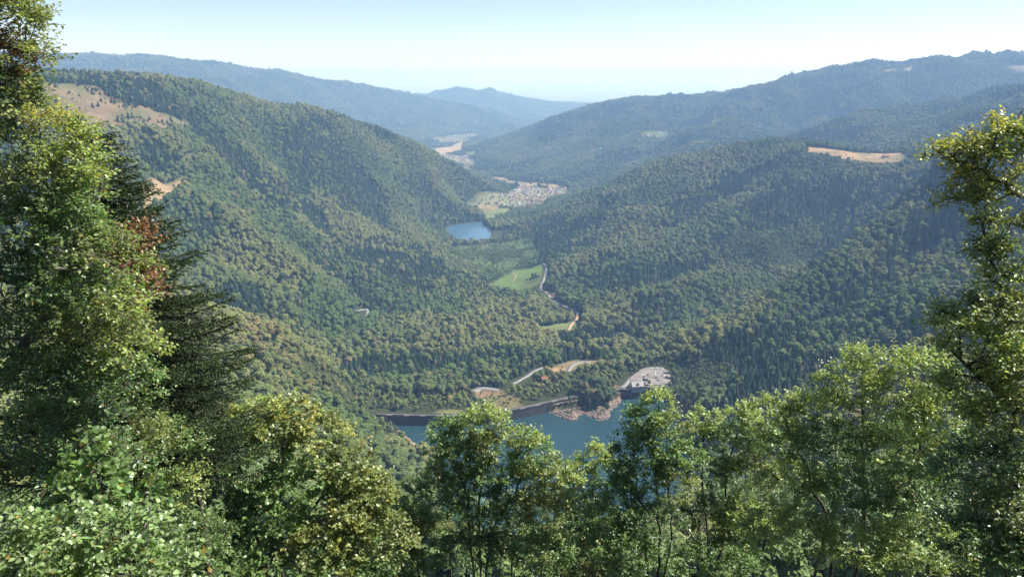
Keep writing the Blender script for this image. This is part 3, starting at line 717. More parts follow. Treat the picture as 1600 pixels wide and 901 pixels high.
def broadleaf_proto(seed, n_leaf=620, H=13.0, Wd=9.5, mat=None):
    r_ = np.random.default_rng(seed)
    lumps = []
    for i in range(13):
        a_ = r_.uniform(0, 2 * pi); q = r_.uniform(.1, 1) ** .6
        zz = r_.uniform(.42, .86); rad = Wd * .5 * q * (1 - abs(zz - .55) * .9) * .62
        lumps.append((np.array((cos(a_) * rad, sin(a_) * rad, H * zz)), Wd * r_.uniform(.15, .26)))
    lumps.append((np.array((0, 0, H * .62)), Wd * .33)); lumps.append((np.array((0.3, 0, H * .84)), Wd * .2))
    area = np.array([l[1] ** 2 for l in lumps]); pick = r_.choice(len(lumps), n_leaf * 3, p=area / area.sum())
    d = r_.normal(size=(n_leaf * 3, 3)); d /= np.linalg.norm(d, axis=1)[:, None]
    d[:, 2] = np.where(d[:, 2] < -.45, -d[:, 2], d[:, 2])
    cen_l = np.array([l[0] for l in lumps]); rl = np.array([l[1] for l in lumps])
    pts = cen_l[pick] + d * (rl[pick] * r_.uniform(.88, 1.08, n_leaf * 3))[:, None] * np.array((1, 1, .82))
    # keep the ones on the outside of the union
    dist = np.linalg.norm((pts[:, None] - cen_l[None]) / np.array((1, 1, .82)), axis=2) / rl[None]
    keep = (dist.min(1) > .86); pts, d = pts[keep][:n_leaf], d[keep][:n_leaf]
    nn_ = d * .8 + np.array((0, 0, .35))
    V = quads_on(r_, pts, nn_, .52 * Wd / 9.5)
    F = np.arange(len(V)).reshape(-1, 4)
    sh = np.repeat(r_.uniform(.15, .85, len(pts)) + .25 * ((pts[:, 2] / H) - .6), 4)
    # inner mass
    base = len(V); iv, if_ = [], []
    for c_, r2 in lumps:
        k0 = base + sum(len(x) for x in iv)
        u = np.linspace(0, pi, 5)[1:-1]; vv = np.linspace(0, 2 * pi, 7)[:-1]
        ring = [c_ + r2 * .97 * np.array((sin(a_) * cos(b2), sin(a_) * sin(b2), cos(a_) * .82)) * r_.uniform(.85, 1.1) for a_ in u for b2 in vv]
        top, bot = c_ + np.array((0, 0, r2 * .8)), c_ - np.array((0, 0, r2 * .7))
        iv.append(np.array(ring + [top, bot]))
        for i in range(2):
            for j in range(6):
                if_.append((k0 + i * 6 + j, k0 + (i + 1) * 6 + j, k0 + (i + 1) * 6 + (j + 1) % 6, k0 + i * 6 + (j + 1) % 6))
        for j in range(6):
            if_.append((k0 + 18, k0 + j, k0 + (j + 1) % 6, k0 + 18)); if_.append((k0 + 19, k0 + 12 + (j + 1) % 6, k0 + 12 + j, k0 + 19))
    # trunk
    iv2 = np.vstack(iv); k0 = base + len(iv2)
    tv = [(.28 * cos(a_), .28 * sin(a_), -3) for a_ in np.arange(5) * 2 * pi / 5] + [(.16 * cos(a_), .16 * sin(a_), H * .6) for a_ in np.arange(5) * 2 * pi / 5]
    for j in range(5): if_.append((k0 + j, k0 + (j + 1) % 5, k0 + 5 + (j + 1) % 5, k0 + 5 + j))
    V = np.vstack([V, iv2, np.array(tv)])
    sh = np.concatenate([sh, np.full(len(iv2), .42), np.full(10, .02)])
    F4 = [tuple(f) for f in F] + [f if f[0] != f[3] else f[:3] for f in if_]
    m_ = bpy.data.meshes.new('broadleaf_tree'); m_.from_pydata(V.tolist(), [], F4); m_.materials.append(mat)
    at_ = m_.attributes.new('shade', 'FLOAT', 'POINT'); at_.data.foreach_set('value', np.clip(sh, 0, 1).astype(np.float32))
    return m_
def spruce_proto(seed, H=20.0, R_=3.3, mat=None, tiers=13, sparse=0.0):
    r_ = np.random.default_rng(seed); V, F, sh = [], [], []
    def add(vs_, fs_, s_):
        k0 = len(V); V.extend(vs_); F.extend([tuple(k0 + i for i in f) for f in fs_]); sh.extend([s_] * len(vs_))
    add([(.25 * cos(a_), .25 * sin(a_), -3) for a_ in np.arange(5) * 2 * pi / 5] + [(.04 * cos(a_), .04 * sin(a_), H * .98) for a_ in np.arange(5) * 2 * pi / 5],
        [(j, (j + 1) % 5, 5 + (j + 1) % 5, 5 + j) for j in range(5)], .05)
    for i in range(tiers):
        f = (i + .3) / tiers; z_ = H * (.12 + .87 * f); rad = R_ * (1 - f) ** .85 * r_.uniform(.85, 1.15) + .12
        nb = max(5, int(11 * (1 - f * .5)))
        for j in range(nb):
            if r_.uniform() < sparse: continue
            a_ = 2 * pi * (j + r_.uniform(-.3, .3)) / nb + i; L = rad * r_.uniform(.75, 1.2); w = L * .30 + .25
            ca, sa = cos(a_), sin(a_)
            mid = np.array((ca * L * .6, sa * L * .6, z_ - L * .22)); tip = np.array((ca * L, sa * L, z_ - L * .45 + .15))
            side = np.array((-sa, ca, 0)) * w; rootp = np.array((0, 0, z_ + .35))
            dn_ = np.array((0, 0, -.35 * w - .15))
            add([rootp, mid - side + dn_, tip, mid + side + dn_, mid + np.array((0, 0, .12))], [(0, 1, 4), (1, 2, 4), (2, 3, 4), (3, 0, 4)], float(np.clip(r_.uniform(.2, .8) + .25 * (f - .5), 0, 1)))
    m_ = bpy.data.meshes.new('spruce_tree'); m_.from_pydata([tuple(v) for v in V], [], F); m_.materials.append(mat)
    at_ = m_.attributes.new('shade', 'FLOAT', 'POINT'); at_.data.foreach_set('value', np.array(sh, np.float32))
    return m_
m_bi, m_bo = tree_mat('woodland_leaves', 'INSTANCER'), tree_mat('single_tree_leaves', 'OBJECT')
m_ci, m_co = tree_mat('woodland_needles', 'INSTANCER', .85, .45), tree_mat('single_spruce_needles', 'OBJECT', .85, .45)
NB, NC = 5, 4
bp_i = [broadleaf_proto(100 + i, mat=m_bi, Wd=(12.5, 11, 13.5, 12, 10)[i], H=(15, 16, 14.5, 17, 14)[i]) for i in range(NB)]
cp_i = [spruce_proto(200 + i, mat=m_ci, R_=(4.7, 4.3, 5.2, 4.6)[i], H=(14.5, 15.5, 13.5, 12.5)[i]) for i in range(NC)]
def with_mat(me_, mat):
    c = me_.copy(); c.materials.clear(); c.materials.append(mat); return c
bp_o = [with_mat(m_, m_bo) for m_ in bp_i]; cp_o = [with_mat(m_, m_co) for m_ in cp_i]

# where the ground can be seen from the valley's viewpoint (trees wholly hidden behind a crest are not planted)
ang = (gz - CAMZ) / np.hypot(gx, gy)
runmax = np.maximum.accumulate(np.where(np.hypot(gx, gy) < 120, -9, ang), axis=0)
def seen(x, y, z, top):
    r_ = np.hypot(x - APEX[0], y - APEX[1]); a_ = np.arctan2(x - APEX[0], y - APEX[1])
    j = np.clip(np.searchsorted(az, a_), 0, na - 1); i = np.clip(np.searchsorted(rr, r_) - 2, 0, nr - 1)
    d = np.hypot(x, y)
    return (z + top - CAMZ) / d > runmax[i, j] - np.where(d < 2500, .012, .004)
def proj(x, y, z):
    f = y * cos(PITCH) - (z - CAMZ) * sin(PITCH); u = x / f; v = (y * sin(PITCH) + (z - CAMZ) * cos(PITCH)) / f
    return 800 + FOC * u, 450.5 - FOC * v

def zone(px, y0=700.0): return hits(px, y0=y0)
Z_CON = [(zone([(480, 430), (620, 400), (740, 430), (790, 470), (850, 500), (850, 530), (740, 565), (600, 600), (480, 570), (400, 520), (330, 480), (340, 430)]), .34),
         (zone([(390, 162), (480, 172), (560, 195), (520, 215), (420, 195)], 1500), .4), (zone([(180, 135), (240, 128), (320, 140), (300, 165), (200, 150)], 1500), .25),
         (zone([(832, 378), (900, 350), (990, 320), (1000, 345), (920, 395), (860, 440), (850, 415)]), .35), (zone([(1040, 310), (1180, 275), (1290, 262), (1330, 290), (1280, 345), (1180, 345), (1080, 350)]), .32),
         (zone([(860, 520), (960, 516), (962, 540), (880, 546)]), .9), (zone([(1290, 350), (1320, 355), (1300, 425), (1230, 450), (1280, 400)]), .4),
         (zone([(700, 375), (760, 420), (730, 440), (640, 420), (640, 390)]), .12), (zone([(680, 370), (715, 372), (712, 384), (680, 385)]), .6),
         (zone([(1000, 575), (1010, 568), (1050, 565), (1055, 573), (1030, 573)]), .7), (zone([(940, 470), (1010, 440), (1060, 445), (1000, 500)]), .25)]
Z_BRD = [(zone([(230, 520), (340, 503), (420, 525), (500, 560), (560, 620), (600, 660), (640, 700), (640, 740), (500, 700), (300, 640)]), .9),
         (zone([(400, 280), (520, 300), (650, 350), (690, 380), (620, 390), (480, 400), (420, 350)], 1300), .12), (zone([(600, 600), (740, 570), (860, 560), (990, 560), (1000, 600), (860, 640), (700, 640)]), .3),
         (zone([(1140, 370), (1230, 350), (1300, 370), (1280, 410), (1180, 440), (1100, 420)]), .35), (zone([(720, 370), (830, 360), (840, 400), (800, 420), (700, 420)]), .5),
         (zone([(640, 300), (740, 300), (700, 345), (650, 330)], 1800), .2)]
AUT = [(zone([(300, 505), (400, 520), (480, 560), (560, 625), (520, 640), (400, 590), (330, 560)]), .6), (zone([(240, 150), (300, 165), (300, 195), (262, 192)], 1500), .5),
       (zone([(560, 560), (640, 540), (740, 560), (740, 610), (640, 600)]), .25), (zone([(820, 570), (960, 560), (960, 640), (830, 640)]), .22), (zone([(650, 260), (740, 290), (720, 310), (660, 300)], 1800), .35)]
ROCK_Z = None
DENSE_YOUNG = zone([(1140, 370), (1230, 350), (1300, 370), (1280, 410), (1180, 440), (1100, 420)])
SCRUB = zone([(705, 385), (830, 365), (845, 400), (800, 422), (760, 425), (700, 420)])
PLANT = []
def band(r0_, r1_, sp, scale, seed):
    r_ = np.random.default_rng(seed)
    a_max = radians(41)
    xs = np.arange(-r1_ * sin(a_max), r1_ * sin(a_max), sp); ys = np.arange(r0_ * cos(a_max) * .9, r1_, sp * .9)
    X, Y = np.meshgrid(xs, ys); X = X + r_.uniform(-.46, .46, X.shape) * sp + (np.arange(len(ys)) % 2 * sp * .5)[:, None]; Y = Y + r_.uniform(-.46, .46, Y.shape) * sp
    X, Y = X.ravel(), Y.ravel(); d = np.hypot(X, Y)
    k = (d >= r0_) & (d < r1_) & (abs(np.arctan2(X, Y)) < a_max); X, Y = X[k], Y[k]
    # coarse look-up of height first, then exact
    rq = np.hypot(X - APEX[0], Y - APEX[1]); aq = np.arctan2(X - APEX[0], Y - APEX[1])
    fj = np.interp(aq, az, np.arange(na)); fi = np.interp(rq, rr, np.arange(nr))
    i_, j_ = np.minimum(fi.astype(int), nr - 2), np.minimum(fj.astype(int), na - 2); ti, tj = fi - i_, fj - j_
    Zc = gz[i_, j_] * (1 - ti) * (1 - tj) + gz[i_ + 1, j_] * ti * (1 - tj) + gz[i_, j_ + 1] * (1 - ti) * tj + gz[i_ + 1, j_ + 1] * ti * tj
    k = seen(X, Y, Zc, 20); X, Y, Zc = X[k], Y[k], Zc[k]
    ppx, ppy = proj(X, Y, Zc); k = (ppx > -160) & (ppx < 1760) & (ppy < 1000); X, Y, Zc = X[k], Y[k], Zc[k]
    PLANT.append((X, Y, Zc, np.full(len(X), scale)))
band(140, 650, 10.0, 1.0, 1); band(650, 1750, 8.2, .92, 2); band(1750, 3900, 9.0, .95, 3); band(3900, 7600, 13, 1.02, 4); band(7600, 15500, 22, 1.4, 5)
r_ = np.random.default_rng(55); lo, hi = SCRUB[:, :2].min(0), SCRUB[:, :2].max(0); q = r_.uniform(lo, hi, (9000, 2)); q = q[poly_sd(SCRUB, q[:, 0], q[:, 1]) < 0]
q = q[r_.uniform(size=len(q)) < .06 + .9 * smooth01((fbm(q[:, 0] / 60, q[:, 1] / 60, 99, 3) - .46) * 6)]; PLANT.append((q[:, 0], q[:, 1], height(q[:, 0], q[:, 1]), np.full(len(q), 1.0)))
X, Y, Zt, SC = [np.concatenate([p[i] for p in PLANT]) for i in range(4)]
rg = np.random.default_rng(77); N = len(X); U = rg.uniform(size=N)
keep = np.ones(N, bool); SCm = np.ones(N)
dist = np.hypot(X, Y)
for im_, (poly, c) in enumerate(MEADOWS):
    if im_ == SCRUB_I: continue
    m = (X > poly[:, 0].min()) & (X < poly[:, 0].max()) & (Y > poly[:, 1].min()) & (Y < poly[:, 1].max())
    if m.any():
        ins = poly_sd(poly, X[m], Y[m]) + (fbm(X[m] / 45, Y[m] / 45, 39, 2) - .5) * 30 * (np.ptp(poly[:, 0]) > 120) < 0
        keep[np.where(m)[0][ins]] = False
m0 = poly_sd(MEADOWS[0][0], X, Y) < 0; keep |= m0 & (U < .05 + .6 * smooth01((fbm(X / 70, Y / 70, 97, 2) - .47) * 5)); SCm[m0] = rg.uniform(.18, .95, m0.sum())
m0 = poly_sd(MEADOWS[1][0], X, Y) < 0; keep |= m0 & (U < .10)
for mi, pr in ((3, .02), (4, .0), (18, .42), (20, .12), (16, .02)):
    m0 = poly_sd(MEADOWS[mi][0], X, Y) < 0; keep |= m0 & (U < pr); SCm[m0] = rg.uniform(.3, .6, m0.sum())
for poly in VILLAGE:
    m0 = poly_sd(poly, X, Y) < 8; keep &= ~(m0 & (U > .26)); SCm[m0] *= .55
if HOUSES:
    for hx, hy in HOUSES: keep &= ((X - hx) ** 2 + (Y - hy) ** 2 > np.where(dist < 1400, 9, 13) ** 2)
for p, wd in zip(ROADP, ROAD_W): 
    m0 = (X > p[:, 0].min() - 30) & (X < p[:, 0].max() + 30) & (Y > p[:, 1].min() - 60) & (Y < p[:, 1].max() + 30)
    if m0.any():
        dln = line_d(p, X[m0], Y[m0]); keep[np.where(m0)[0][dln < wd / 2 + 5]] = False
        # only low growth on the near side, as along the real verge
        for kk in (9, 17, 25, 33, 43):
            dln = line_d(p - np.array((0, kk, 0)), X[m0], Y[m0]); w_ = np.where(m0)[0][dln < wd / 2 + 6]; SCm[w_] = np.minimum(SCm[w_], kk * .012)
keep &= poly_sd(PARK, X, Y) > 5
m0 = near(X, Y, (30, 850), 420); sdl = np.full(N, 1e3); sdl[m0] = poly_sd(LAKE, X[m0], Y[m0]); dl = line_d(DAM_IN, X, Y)
isl = poly_sd(ISLET, X, Y); on_islet = isl < 3
keep &= (sdl > 5) & ((dl > 20) | (on_islet & (dl > 12)))
icl = at_z(933, 632, 4)
keep &= ~on_islet
l2 = LAKE2.mean(0); m0 = near(X, Y, l2, 500); s2 = np.full(N, 1e3); s2[m0] = poly_sd(LAKE2, X[m0], Y[m0]); keep &= s2 > 9; keep &= ~((s2 < 40) & (Y < l2[1]) & (X > l2[0] - 60)); SCm[(s2 < 75) & (Y < l2[1])] *= .5
m0 = poly_sd(SCRUB, X, Y) < 0; keep &= ~(m0 & (np.arange(N) < N - len(q)) & (U > .5))
# keep the sight of the open shelf behind the dam: low growth there
shelf = (dl < 95) & (sdl > 5) & ~on_islet & (dl > 12)
SCm[shelf] = rg.uniform(.35, .7, shelf.sum())
m0 = poly_sd(SCRUB, X, Y) < 0; SCm[m0] *= rg.uniform(.28, .85, m0.sum())
for poly in [VILLAGE[0], MEADOWS[3][0], MEADOWS[4][0], MEADOWS[6][0], MEADOWS[7][0], MEADOWS[17][0], MEADOWS[18][0], MEADOWS[20][0], PARK]:
    m0 = (X > poly[:, 0].min() - 30) & (X < poly[:, 0].max() + 30) & (Y > poly[:, 1].min() - 140) & (Y < poly[:, 1].max() + 10); w_ = np.where(m0)[0]
    for kk in (12, 24, 36, 48, 62, 78):
        i_ = w_[poly_sd(poly, X[w_], Y[w_] + kk) < 0]; SCm[i_] = np.minimum(SCm[i_], .2 + kk * .011)
m0 = poly_sd(DENSE_YOUNG, X, Y) < 0; SCm[m0] *= .68
X, Y, Zt, SC, U, SCm = X[keep], Y[keep], Zt[keep], SC[keep], U[keep], SCm[keep]
N = len(X); dist = np.hypot(X, Y)
mm = dist < 2200
Zt[mm] = height(X[mm], Y[mm])
pc = .04 - .5 * (dist < 640) + .8 * smooth01((fbm(X / 300, Y / 300, 61, 3) * .72 + fbm(X / 110, Y / 110, 67, 2) * .28 - .500) * 15)
for poly, w in Z_CON: pc = np.where(poly_sd(poly, X, Y) < 0, pc + w, pc)
rvd = np.minimum.reduce([line_d(L, X, Y) for L in RAVINES]); pc = pc + .6 * np.exp(-(rvd / 45) ** 2)
for poly, w in Z_BRD: pc = np.where(poly_sd(poly, X, Y) < 0, pc - w, pc)
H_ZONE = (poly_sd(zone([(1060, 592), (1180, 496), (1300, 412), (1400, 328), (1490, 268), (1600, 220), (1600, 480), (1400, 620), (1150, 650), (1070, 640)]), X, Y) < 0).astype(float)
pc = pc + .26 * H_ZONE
con = rg.uniform(size=N) < np.clip(pc, .04, .93)
m0 = near(X, Y, (30, 850), 420)
con &= ~((SCm < .75) & (rg.uniform(size=N) < .8) & (dist < 1500))
pa = .015 + .16 * smooth01((fbm(X / 200, Y / 200, 71, 3) - .52) * 6)
for poly, w in AUT: pa = np.where(poly_sd(poly, X, Y) < 0, pa + w, pa)
n1 = np.clip((fbm(X / 170, Y / 170, 81, 3) - .5) * 3.0 + .45 - .3 * H_ZONE + rg.normal(0, .13, N), 0, 1)[:, None]  # near right spur: greens darkened in the tint for its shade, besides more conifers
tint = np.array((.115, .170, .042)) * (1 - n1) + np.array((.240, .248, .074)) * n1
ua = rg.uniform(size=N) < pa; uk = rg.uniform(size=(N, 1))
autc = np.array((.29, .25, .085)) * (1 - uk) + np.array((.26, .18, .080)) * uk
mixa = rg.uniform(.2, .85, (N, 1)); tint = np.where(ua[:, None], tint * (1 - mixa) + autc * mixa, tint)
ctint = np.array((.020, .043, .021)) * rg.uniform(.75, 1.5, (N, 1)) + np.array((.016, .012, 0)) * rg.uniform(0, 1, (N, 1))
dead = rg.uniform(size=N) < .035
ctint = np.where(dead[:, None], np.array((.17, .12, .09)) * rg.uniform(.6, 1.2, (N, 1)), ctint)
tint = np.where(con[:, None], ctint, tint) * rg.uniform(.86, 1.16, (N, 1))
size = SC * SCm * np.clip(rg.normal(.98, .27, N), .42, 1.75) * (.78 + .5 * fbm(X / 60, Y / 60, 91, 2))
# individual trees: the largest in view of each kind
OPEN = [(105, 120), (330, 430), (330, 500), (400, 590), (420, 625), (510, 650), (600, 735), (655, 760), (690, 660), (850, 690), (905, 720), (975, 640), (1020, 612), (1110, 640), (1200, 650), (1290, 600), (1340, 545), (1470, 480), (1530, 410), (1460, 250), (1500, 190), (1500, 60), (100, 60)]
ppx, ppy = proj(X, Y, Zt + 8)
vis = (poly_sd(np.array(OPEN, float), ppx, ppy) < -4) & seen(X, Y, Zt, 2)
var = rg.integers(0, 100, N); rot = rg.uniform(0, 2 * pi, N)
single = np.zeros(N, bool)
for isc, protos, nm, lab, grp, cat in ((False, bp_o, 'broadleaf_tree', 'round crowned broadleaf tree in the woods nearest the reservoir', 'broadleaf trees in the woods round the reservoir', 'tree'),
                                       (True, cp_o, 'spruce_tree', 'pointed dark spruce in the woods nearest the reservoir', 'spruces in the woods round the reservoir', 'tree')):
    cand = np.where(vis & (con == isc) & (dist > 600))[0]
    cand = cand[np.argsort(-(size[cand] / dist[cand]))][:300]
    single[cand] = True
    for i in cand:
        o = bpy.data.objects.new(nm, protos[var[i] % len(protos)]); C.objects.link(o)
        o.location = (X[i], Y[i], Zt[i]); o.rotation_euler = (0, 0, rot[i]); s = float(size[i]); o.scale = (s, s, s * (.9 + .2 * U[i]))
        o.color = (*tint[i], 1); o['label'] = lab; o['group'] = grp; o['category'] = cat
for px, py, s, isl_ in [(*q, True) for q in ((906, 622, .7), (914, 626, .75), (922, 630, .85), (929, 634, .9), (936, 637, .85), (943, 634, .9), (950, 631, .8), (955, 626, .75), (926, 622, .9), (940, 625, .95), (913, 617, .8), (933, 628, .95), (947, 622, .8), (921, 638, .45), (948, 641, .4), (890, 634, .3))] + [(*q, False) for q in ((823, 441, .62), (829, 441, 1.0), (833, 440, 1.15), (838, 438, 1.0), (832, 435, 1.1), (837, 434, .95), (842, 436, .8))]:
    s = s * 2.0 if isl_ else s; p = at_z(px, py, 4.0) if isl_ else hit(px, py, y0=700); i = int(p[0] * 7 + 1000) % N; k_ = int(px) % NB
    o = link(bpy.data.objects.new('islet_tree' if isl_ else 'meadow_tree', bp_o[k_])); o.location = (p[0], p[1], max(float(height(p[:1], p[1:2])[0]), .4 if isl_ else -999)); o.scale = (s * .8, s * .8, s); o.rotation_euler = (0, 0, px)
    c_ = np.array(((.085, .135, .045), (.15, .17, .06), (.24, .19, .07), (.10, .15, .05), (.07, .11, .04))[int(px * 3) % 5]); o.color = (*c_, 1)
    tag(o, *(('green tree crowded on the rocky islet in front of the dam', 'tree', 'trees on the rocky islet') if isl_ else ('round tree in the clump standing in the bright green meadow', 'tree', 'clump of trees in the meadow')))
for j_, (px, py, s) in enumerate(((1006, 597, .5), (1010, 598.5, .55), (1014, 601, .5), (1040, 613, .7), (1047, 608, .85), (1052, 600, .9), (1033, 614, .6), (1053, 590, 1.0), (1051, 582, 1.0), (993, 584, .8), (999, 577, .9))):
    p = at_z(px, py, 12.0); o = link(bpy.data.objects.new('car_park_tree', bp_o[j_ % NB])); o.location = (p[0], p[1], 11.5); o.scale = (s * .85, s * .85, s); o.rotation_euler = (0, 0, px)
    o.color = (*((.09, .14, .045), (.15, .17, .06), (.075, .12, .04))[j_ % 3], 1); tag(o, 'leafy green tree at the edge of the car park', 'tree', 'trees round the car park')
def woodland(name, label, sel, protos, mat):
    idx_ = np.where(sel)[0]
    m_ = bpy.data.meshes.new(name); m_.vertices.add(len(idx_))
    m_.vertices.foreach_set('co', np.stack([X[idx_], Y[idx_], Zt[idx_]], 1).astype(np.float32).ravel())
    point_color(m_, 'tint', tint[idx_])
    for nm_, arr in (('size', size[idx_]), ('turn', rot[idx_])):
        a_ = m_.attributes.new(nm_, 'FLOAT', 'POINT'); a_.data.foreach_set('value', arr.astype(np.float32))
    a_ = m_.attributes.new('variant', 'INT', 'POINT'); a_.data.foreach_set('value', (var[idx_] % len(protos)).astype(np.int32))
    m_.materials.append(mat)
    o = link(bpy.data.objects.new(name, m_)); tag(o, label, 'woodland', kind='stuff')
    g = bpy.data.node_groups.new(name + '_scatter', 'GeometryNodeTree')
    g.interface.new_socket('Geometry', in_out='INPUT', socket_type='NodeSocketGeometry'); g.interface.new_socket('Geometry', in_out='OUTPUT', socket_type='NodeSocketGeometry')
    gi, go = g.nodes.new('NodeGroupInput'), g.nodes.new('NodeGroupOutput'); L = g.links.new
    def named(nm_, ty):
        n_ = g.nodes.new('GeometryNodeInputNamedAttribute'); n_.data_type = ty; n_.inputs['Name'].default_value = nm_; return n_.outputs['Attribute']
    cx = g.nodes.new('ShaderNodeCombineXYZ'); L(named('turn', 'FLOAT'), cx.inputs['Z'])
    er = g.nodes.new('FunctionNodeEulerToRotation'); L(cx.outputs[0], er.inputs[0])
    jn = g.nodes.new('GeometryNodeJoinGeometry')
    for v_, pm_ in enumerate(protos):
        po = bpy.data.objects.new(name + '_proto', pm_)
        oi = g.nodes.new('GeometryNodeObjectInfo'); oi.inputs['Object'].default_value = po
        cmp_ = g.nodes.new('FunctionNodeCompare'); cmp_.data_type = 'INT'; cmp_.operation = 'EQUAL'
        L(named('variant', 'INT'), cmp_.inputs[2]); cmp_.inputs[3].default_value = v_
        ip = g.nodes.new('GeometryNodeInstanceOnPoints')
        L(gi.outputs[0], ip.inputs['Points']); L(cmp_.outputs[0], ip.inputs['Selection']); L(oi.outputs['Geometry'], ip.inputs['Instance'])
        L(er.outputs[0], ip.inputs['Rotation']); L(named('size', 'FLOAT'), ip.inputs['Scale'])
        L(ip.outputs[0], jn.inputs[0])
    L(jn.outputs[0], go.inputs[0])
    md = o.modifiers.new('scatter', 'NODES'); md.node_group = g
    return o
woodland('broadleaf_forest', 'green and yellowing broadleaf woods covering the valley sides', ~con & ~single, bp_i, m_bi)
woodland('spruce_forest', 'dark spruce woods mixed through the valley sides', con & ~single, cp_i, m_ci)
print('TREES', N, single.sum())
# ------------------------------------------------------------------ trees around the viewpoint
def leaf_mat(name, rough=.38, trans=.40, spec=.7):
    m, t, b = mat_new(name)
    a = t.nodes.new('ShaderNodeAttribute'); a.attribute_name = 'leaf_color'
    t.links.new(a.outputs['Color'], b.inputs['Base Color'])
    b.inputs['Roughness'].default_value = rough; b.inputs['Specular IOR Level'].default_value = spec
    tr_ = t.nodes.new('ShaderNodeBsdfTranslucent'); g = t.nodes.new('ShaderNodeMix'); g.data_type = 'RGBA'; g.blend_type = 'MULTIPLY'; g.inputs['Factor'].default_value = 1
    g.inputs['B'].default_value = (1.32, 1.34, .75, 1); t.links.new(a.outputs['Color'], g.inputs['A']); t.links.new(g.outputs['Result'], tr_.inputs['Color'])
    mx_ = t.nodes.new('ShaderNodeMixShader'); mx_.inputs[0].default_value = trans
    t.links.new(b.outputs[0], mx_.inputs[1]); t.links.new(tr_.outputs[0], mx_.inputs[2]); t.links.new(mx_.outputs[0], t.nodes['Material Output'].inputs['Surface'])
    return m
LEAF = leaf_mat('broad_leaf'); NEEDLE = leaf_mat('fir_needle', .5, .12, .35)
BARK = noise_mat('grey_bark', (.045, .036, .03), (.12, .10, .085), 9, .9, 6, .4)
BARK_PALE = noise_mat('pale_bark', (.11, .10, .09), (.24, .22, .20), 7, .9, 6, .4)
PAL = dict(green=[(0.131, 0.230, 0.061), (0.176, 0.284, 0.083), (0.230, 0.330, 0.108)], deep=[(0.084, 0.161, 0.054), (0.115, 0.199, 0.066), (0.161, 0.253, 0.088)],
           lime=[(0.262, 0.368, 0.094), (0.323, 0.415, 0.114), (0.400, 0.445, 0.134)], yellow=[(0.320, 0.371, 0.086), (0.397, 0.410, 0.095), (0.448, 0.371, 0.095)],
           orange=[(0.435, 0.230, 0.086), (0.384, 0.179, 0.069), (0.461, 0.320, 0.104)], rust=[(.31, .155, .085), (.23, .115, .065), (.40, .22, .11)],
           olive=[(0.238, 0.284, 0.088), (0.300, 0.330, 0.108), (0.199, 0.253, 0.083)], hazel=[(0.218, 0.333, 0.112), (0.282, 0.397, 0.138), (0.333, 0.422, 0.173)])
def norm(v): return v / (np.linalg.norm(v, axis=-1, keepdims=True) + 1e-9)
def tube_np(r_, paths, sides=5):
    """paths: list of (pts(n,3), radii(n)) -> verts, quads"""
    V, F, k0 = [], [], 0
    for pts, rad in paths:
        n_ = len(pts); tg = norm(np.gradient(pts, axis=0))
        ref = np.where(abs(tg[:, 2:3]) > .9, np.array((1.0, 0, 0)), np.array((0, 0, 1.0)))
        a_ = norm(np.cross(tg, ref)); b_ = np.cross(tg, a_)
        th = np.arange(sides) * 2 * pi / sides
        ring = pts[:, None] + rad[:, None, None] * (a_[:, None] * np.cos(th)[None, :, None] + b_[:, None] * np.sin(th)[None, :, None])
        V.append(ring.reshape(-1, 3))
        i = np.arange(n_ - 1)[:, None] * sides + np.arange(sides)[None]
        j = np.arange(n_ - 1)[:, None] * sides + (np.arange(sides)[None] + 1) % sides
        F.append((np.stack([i, j, j + sides, i + sides], -1).reshape(-1, 4)) + k0); k0 += n_ * sides
    return np.vstack(V), np.vstack(F)
def tube_same(P_, R_, sides=3):
    """many tubes with the same number of points: P_ (n,k,3), R_ (n,k)"""
    n_, k = P_.shape[:2]; tg = norm(np.gradient(P_, axis=1))
    ref = np.where(abs(tg[..., 2:3]) > .9, np.array((1.0, 0, 0)), np.array((0, 0, 1.0)))
    a_ = norm(np.cross(tg, ref)); b_ = np.cross(tg, a_); th = np.arange(sides) * 2 * pi / sides
    V = P_[:, :, None] + R_[:, :, None, None] * (a_[:, :, None] * np.cos(th)[:, None] + b_[:, :, None] * np.sin(th)[:, None])
    i = (np.arange(n_)[:, None, None] * k + np.arange(k - 1)[None, :, None]) * sides
    a0, b0 = i + np.arange(sides), i + (np.arange(sides) + 1) % sides
    return V.reshape(-1, 3), np.stack([a0, b0, b0 + sides, a0 + sides], -1).reshape(-1, 4)
def joined(*parts):
    V, F, k = [], [], 0
    for v_, f_ in parts: V.append(v_); F.append(f_ + k); k += len(v_)
    return np.vstack(V), np.vstack(F)
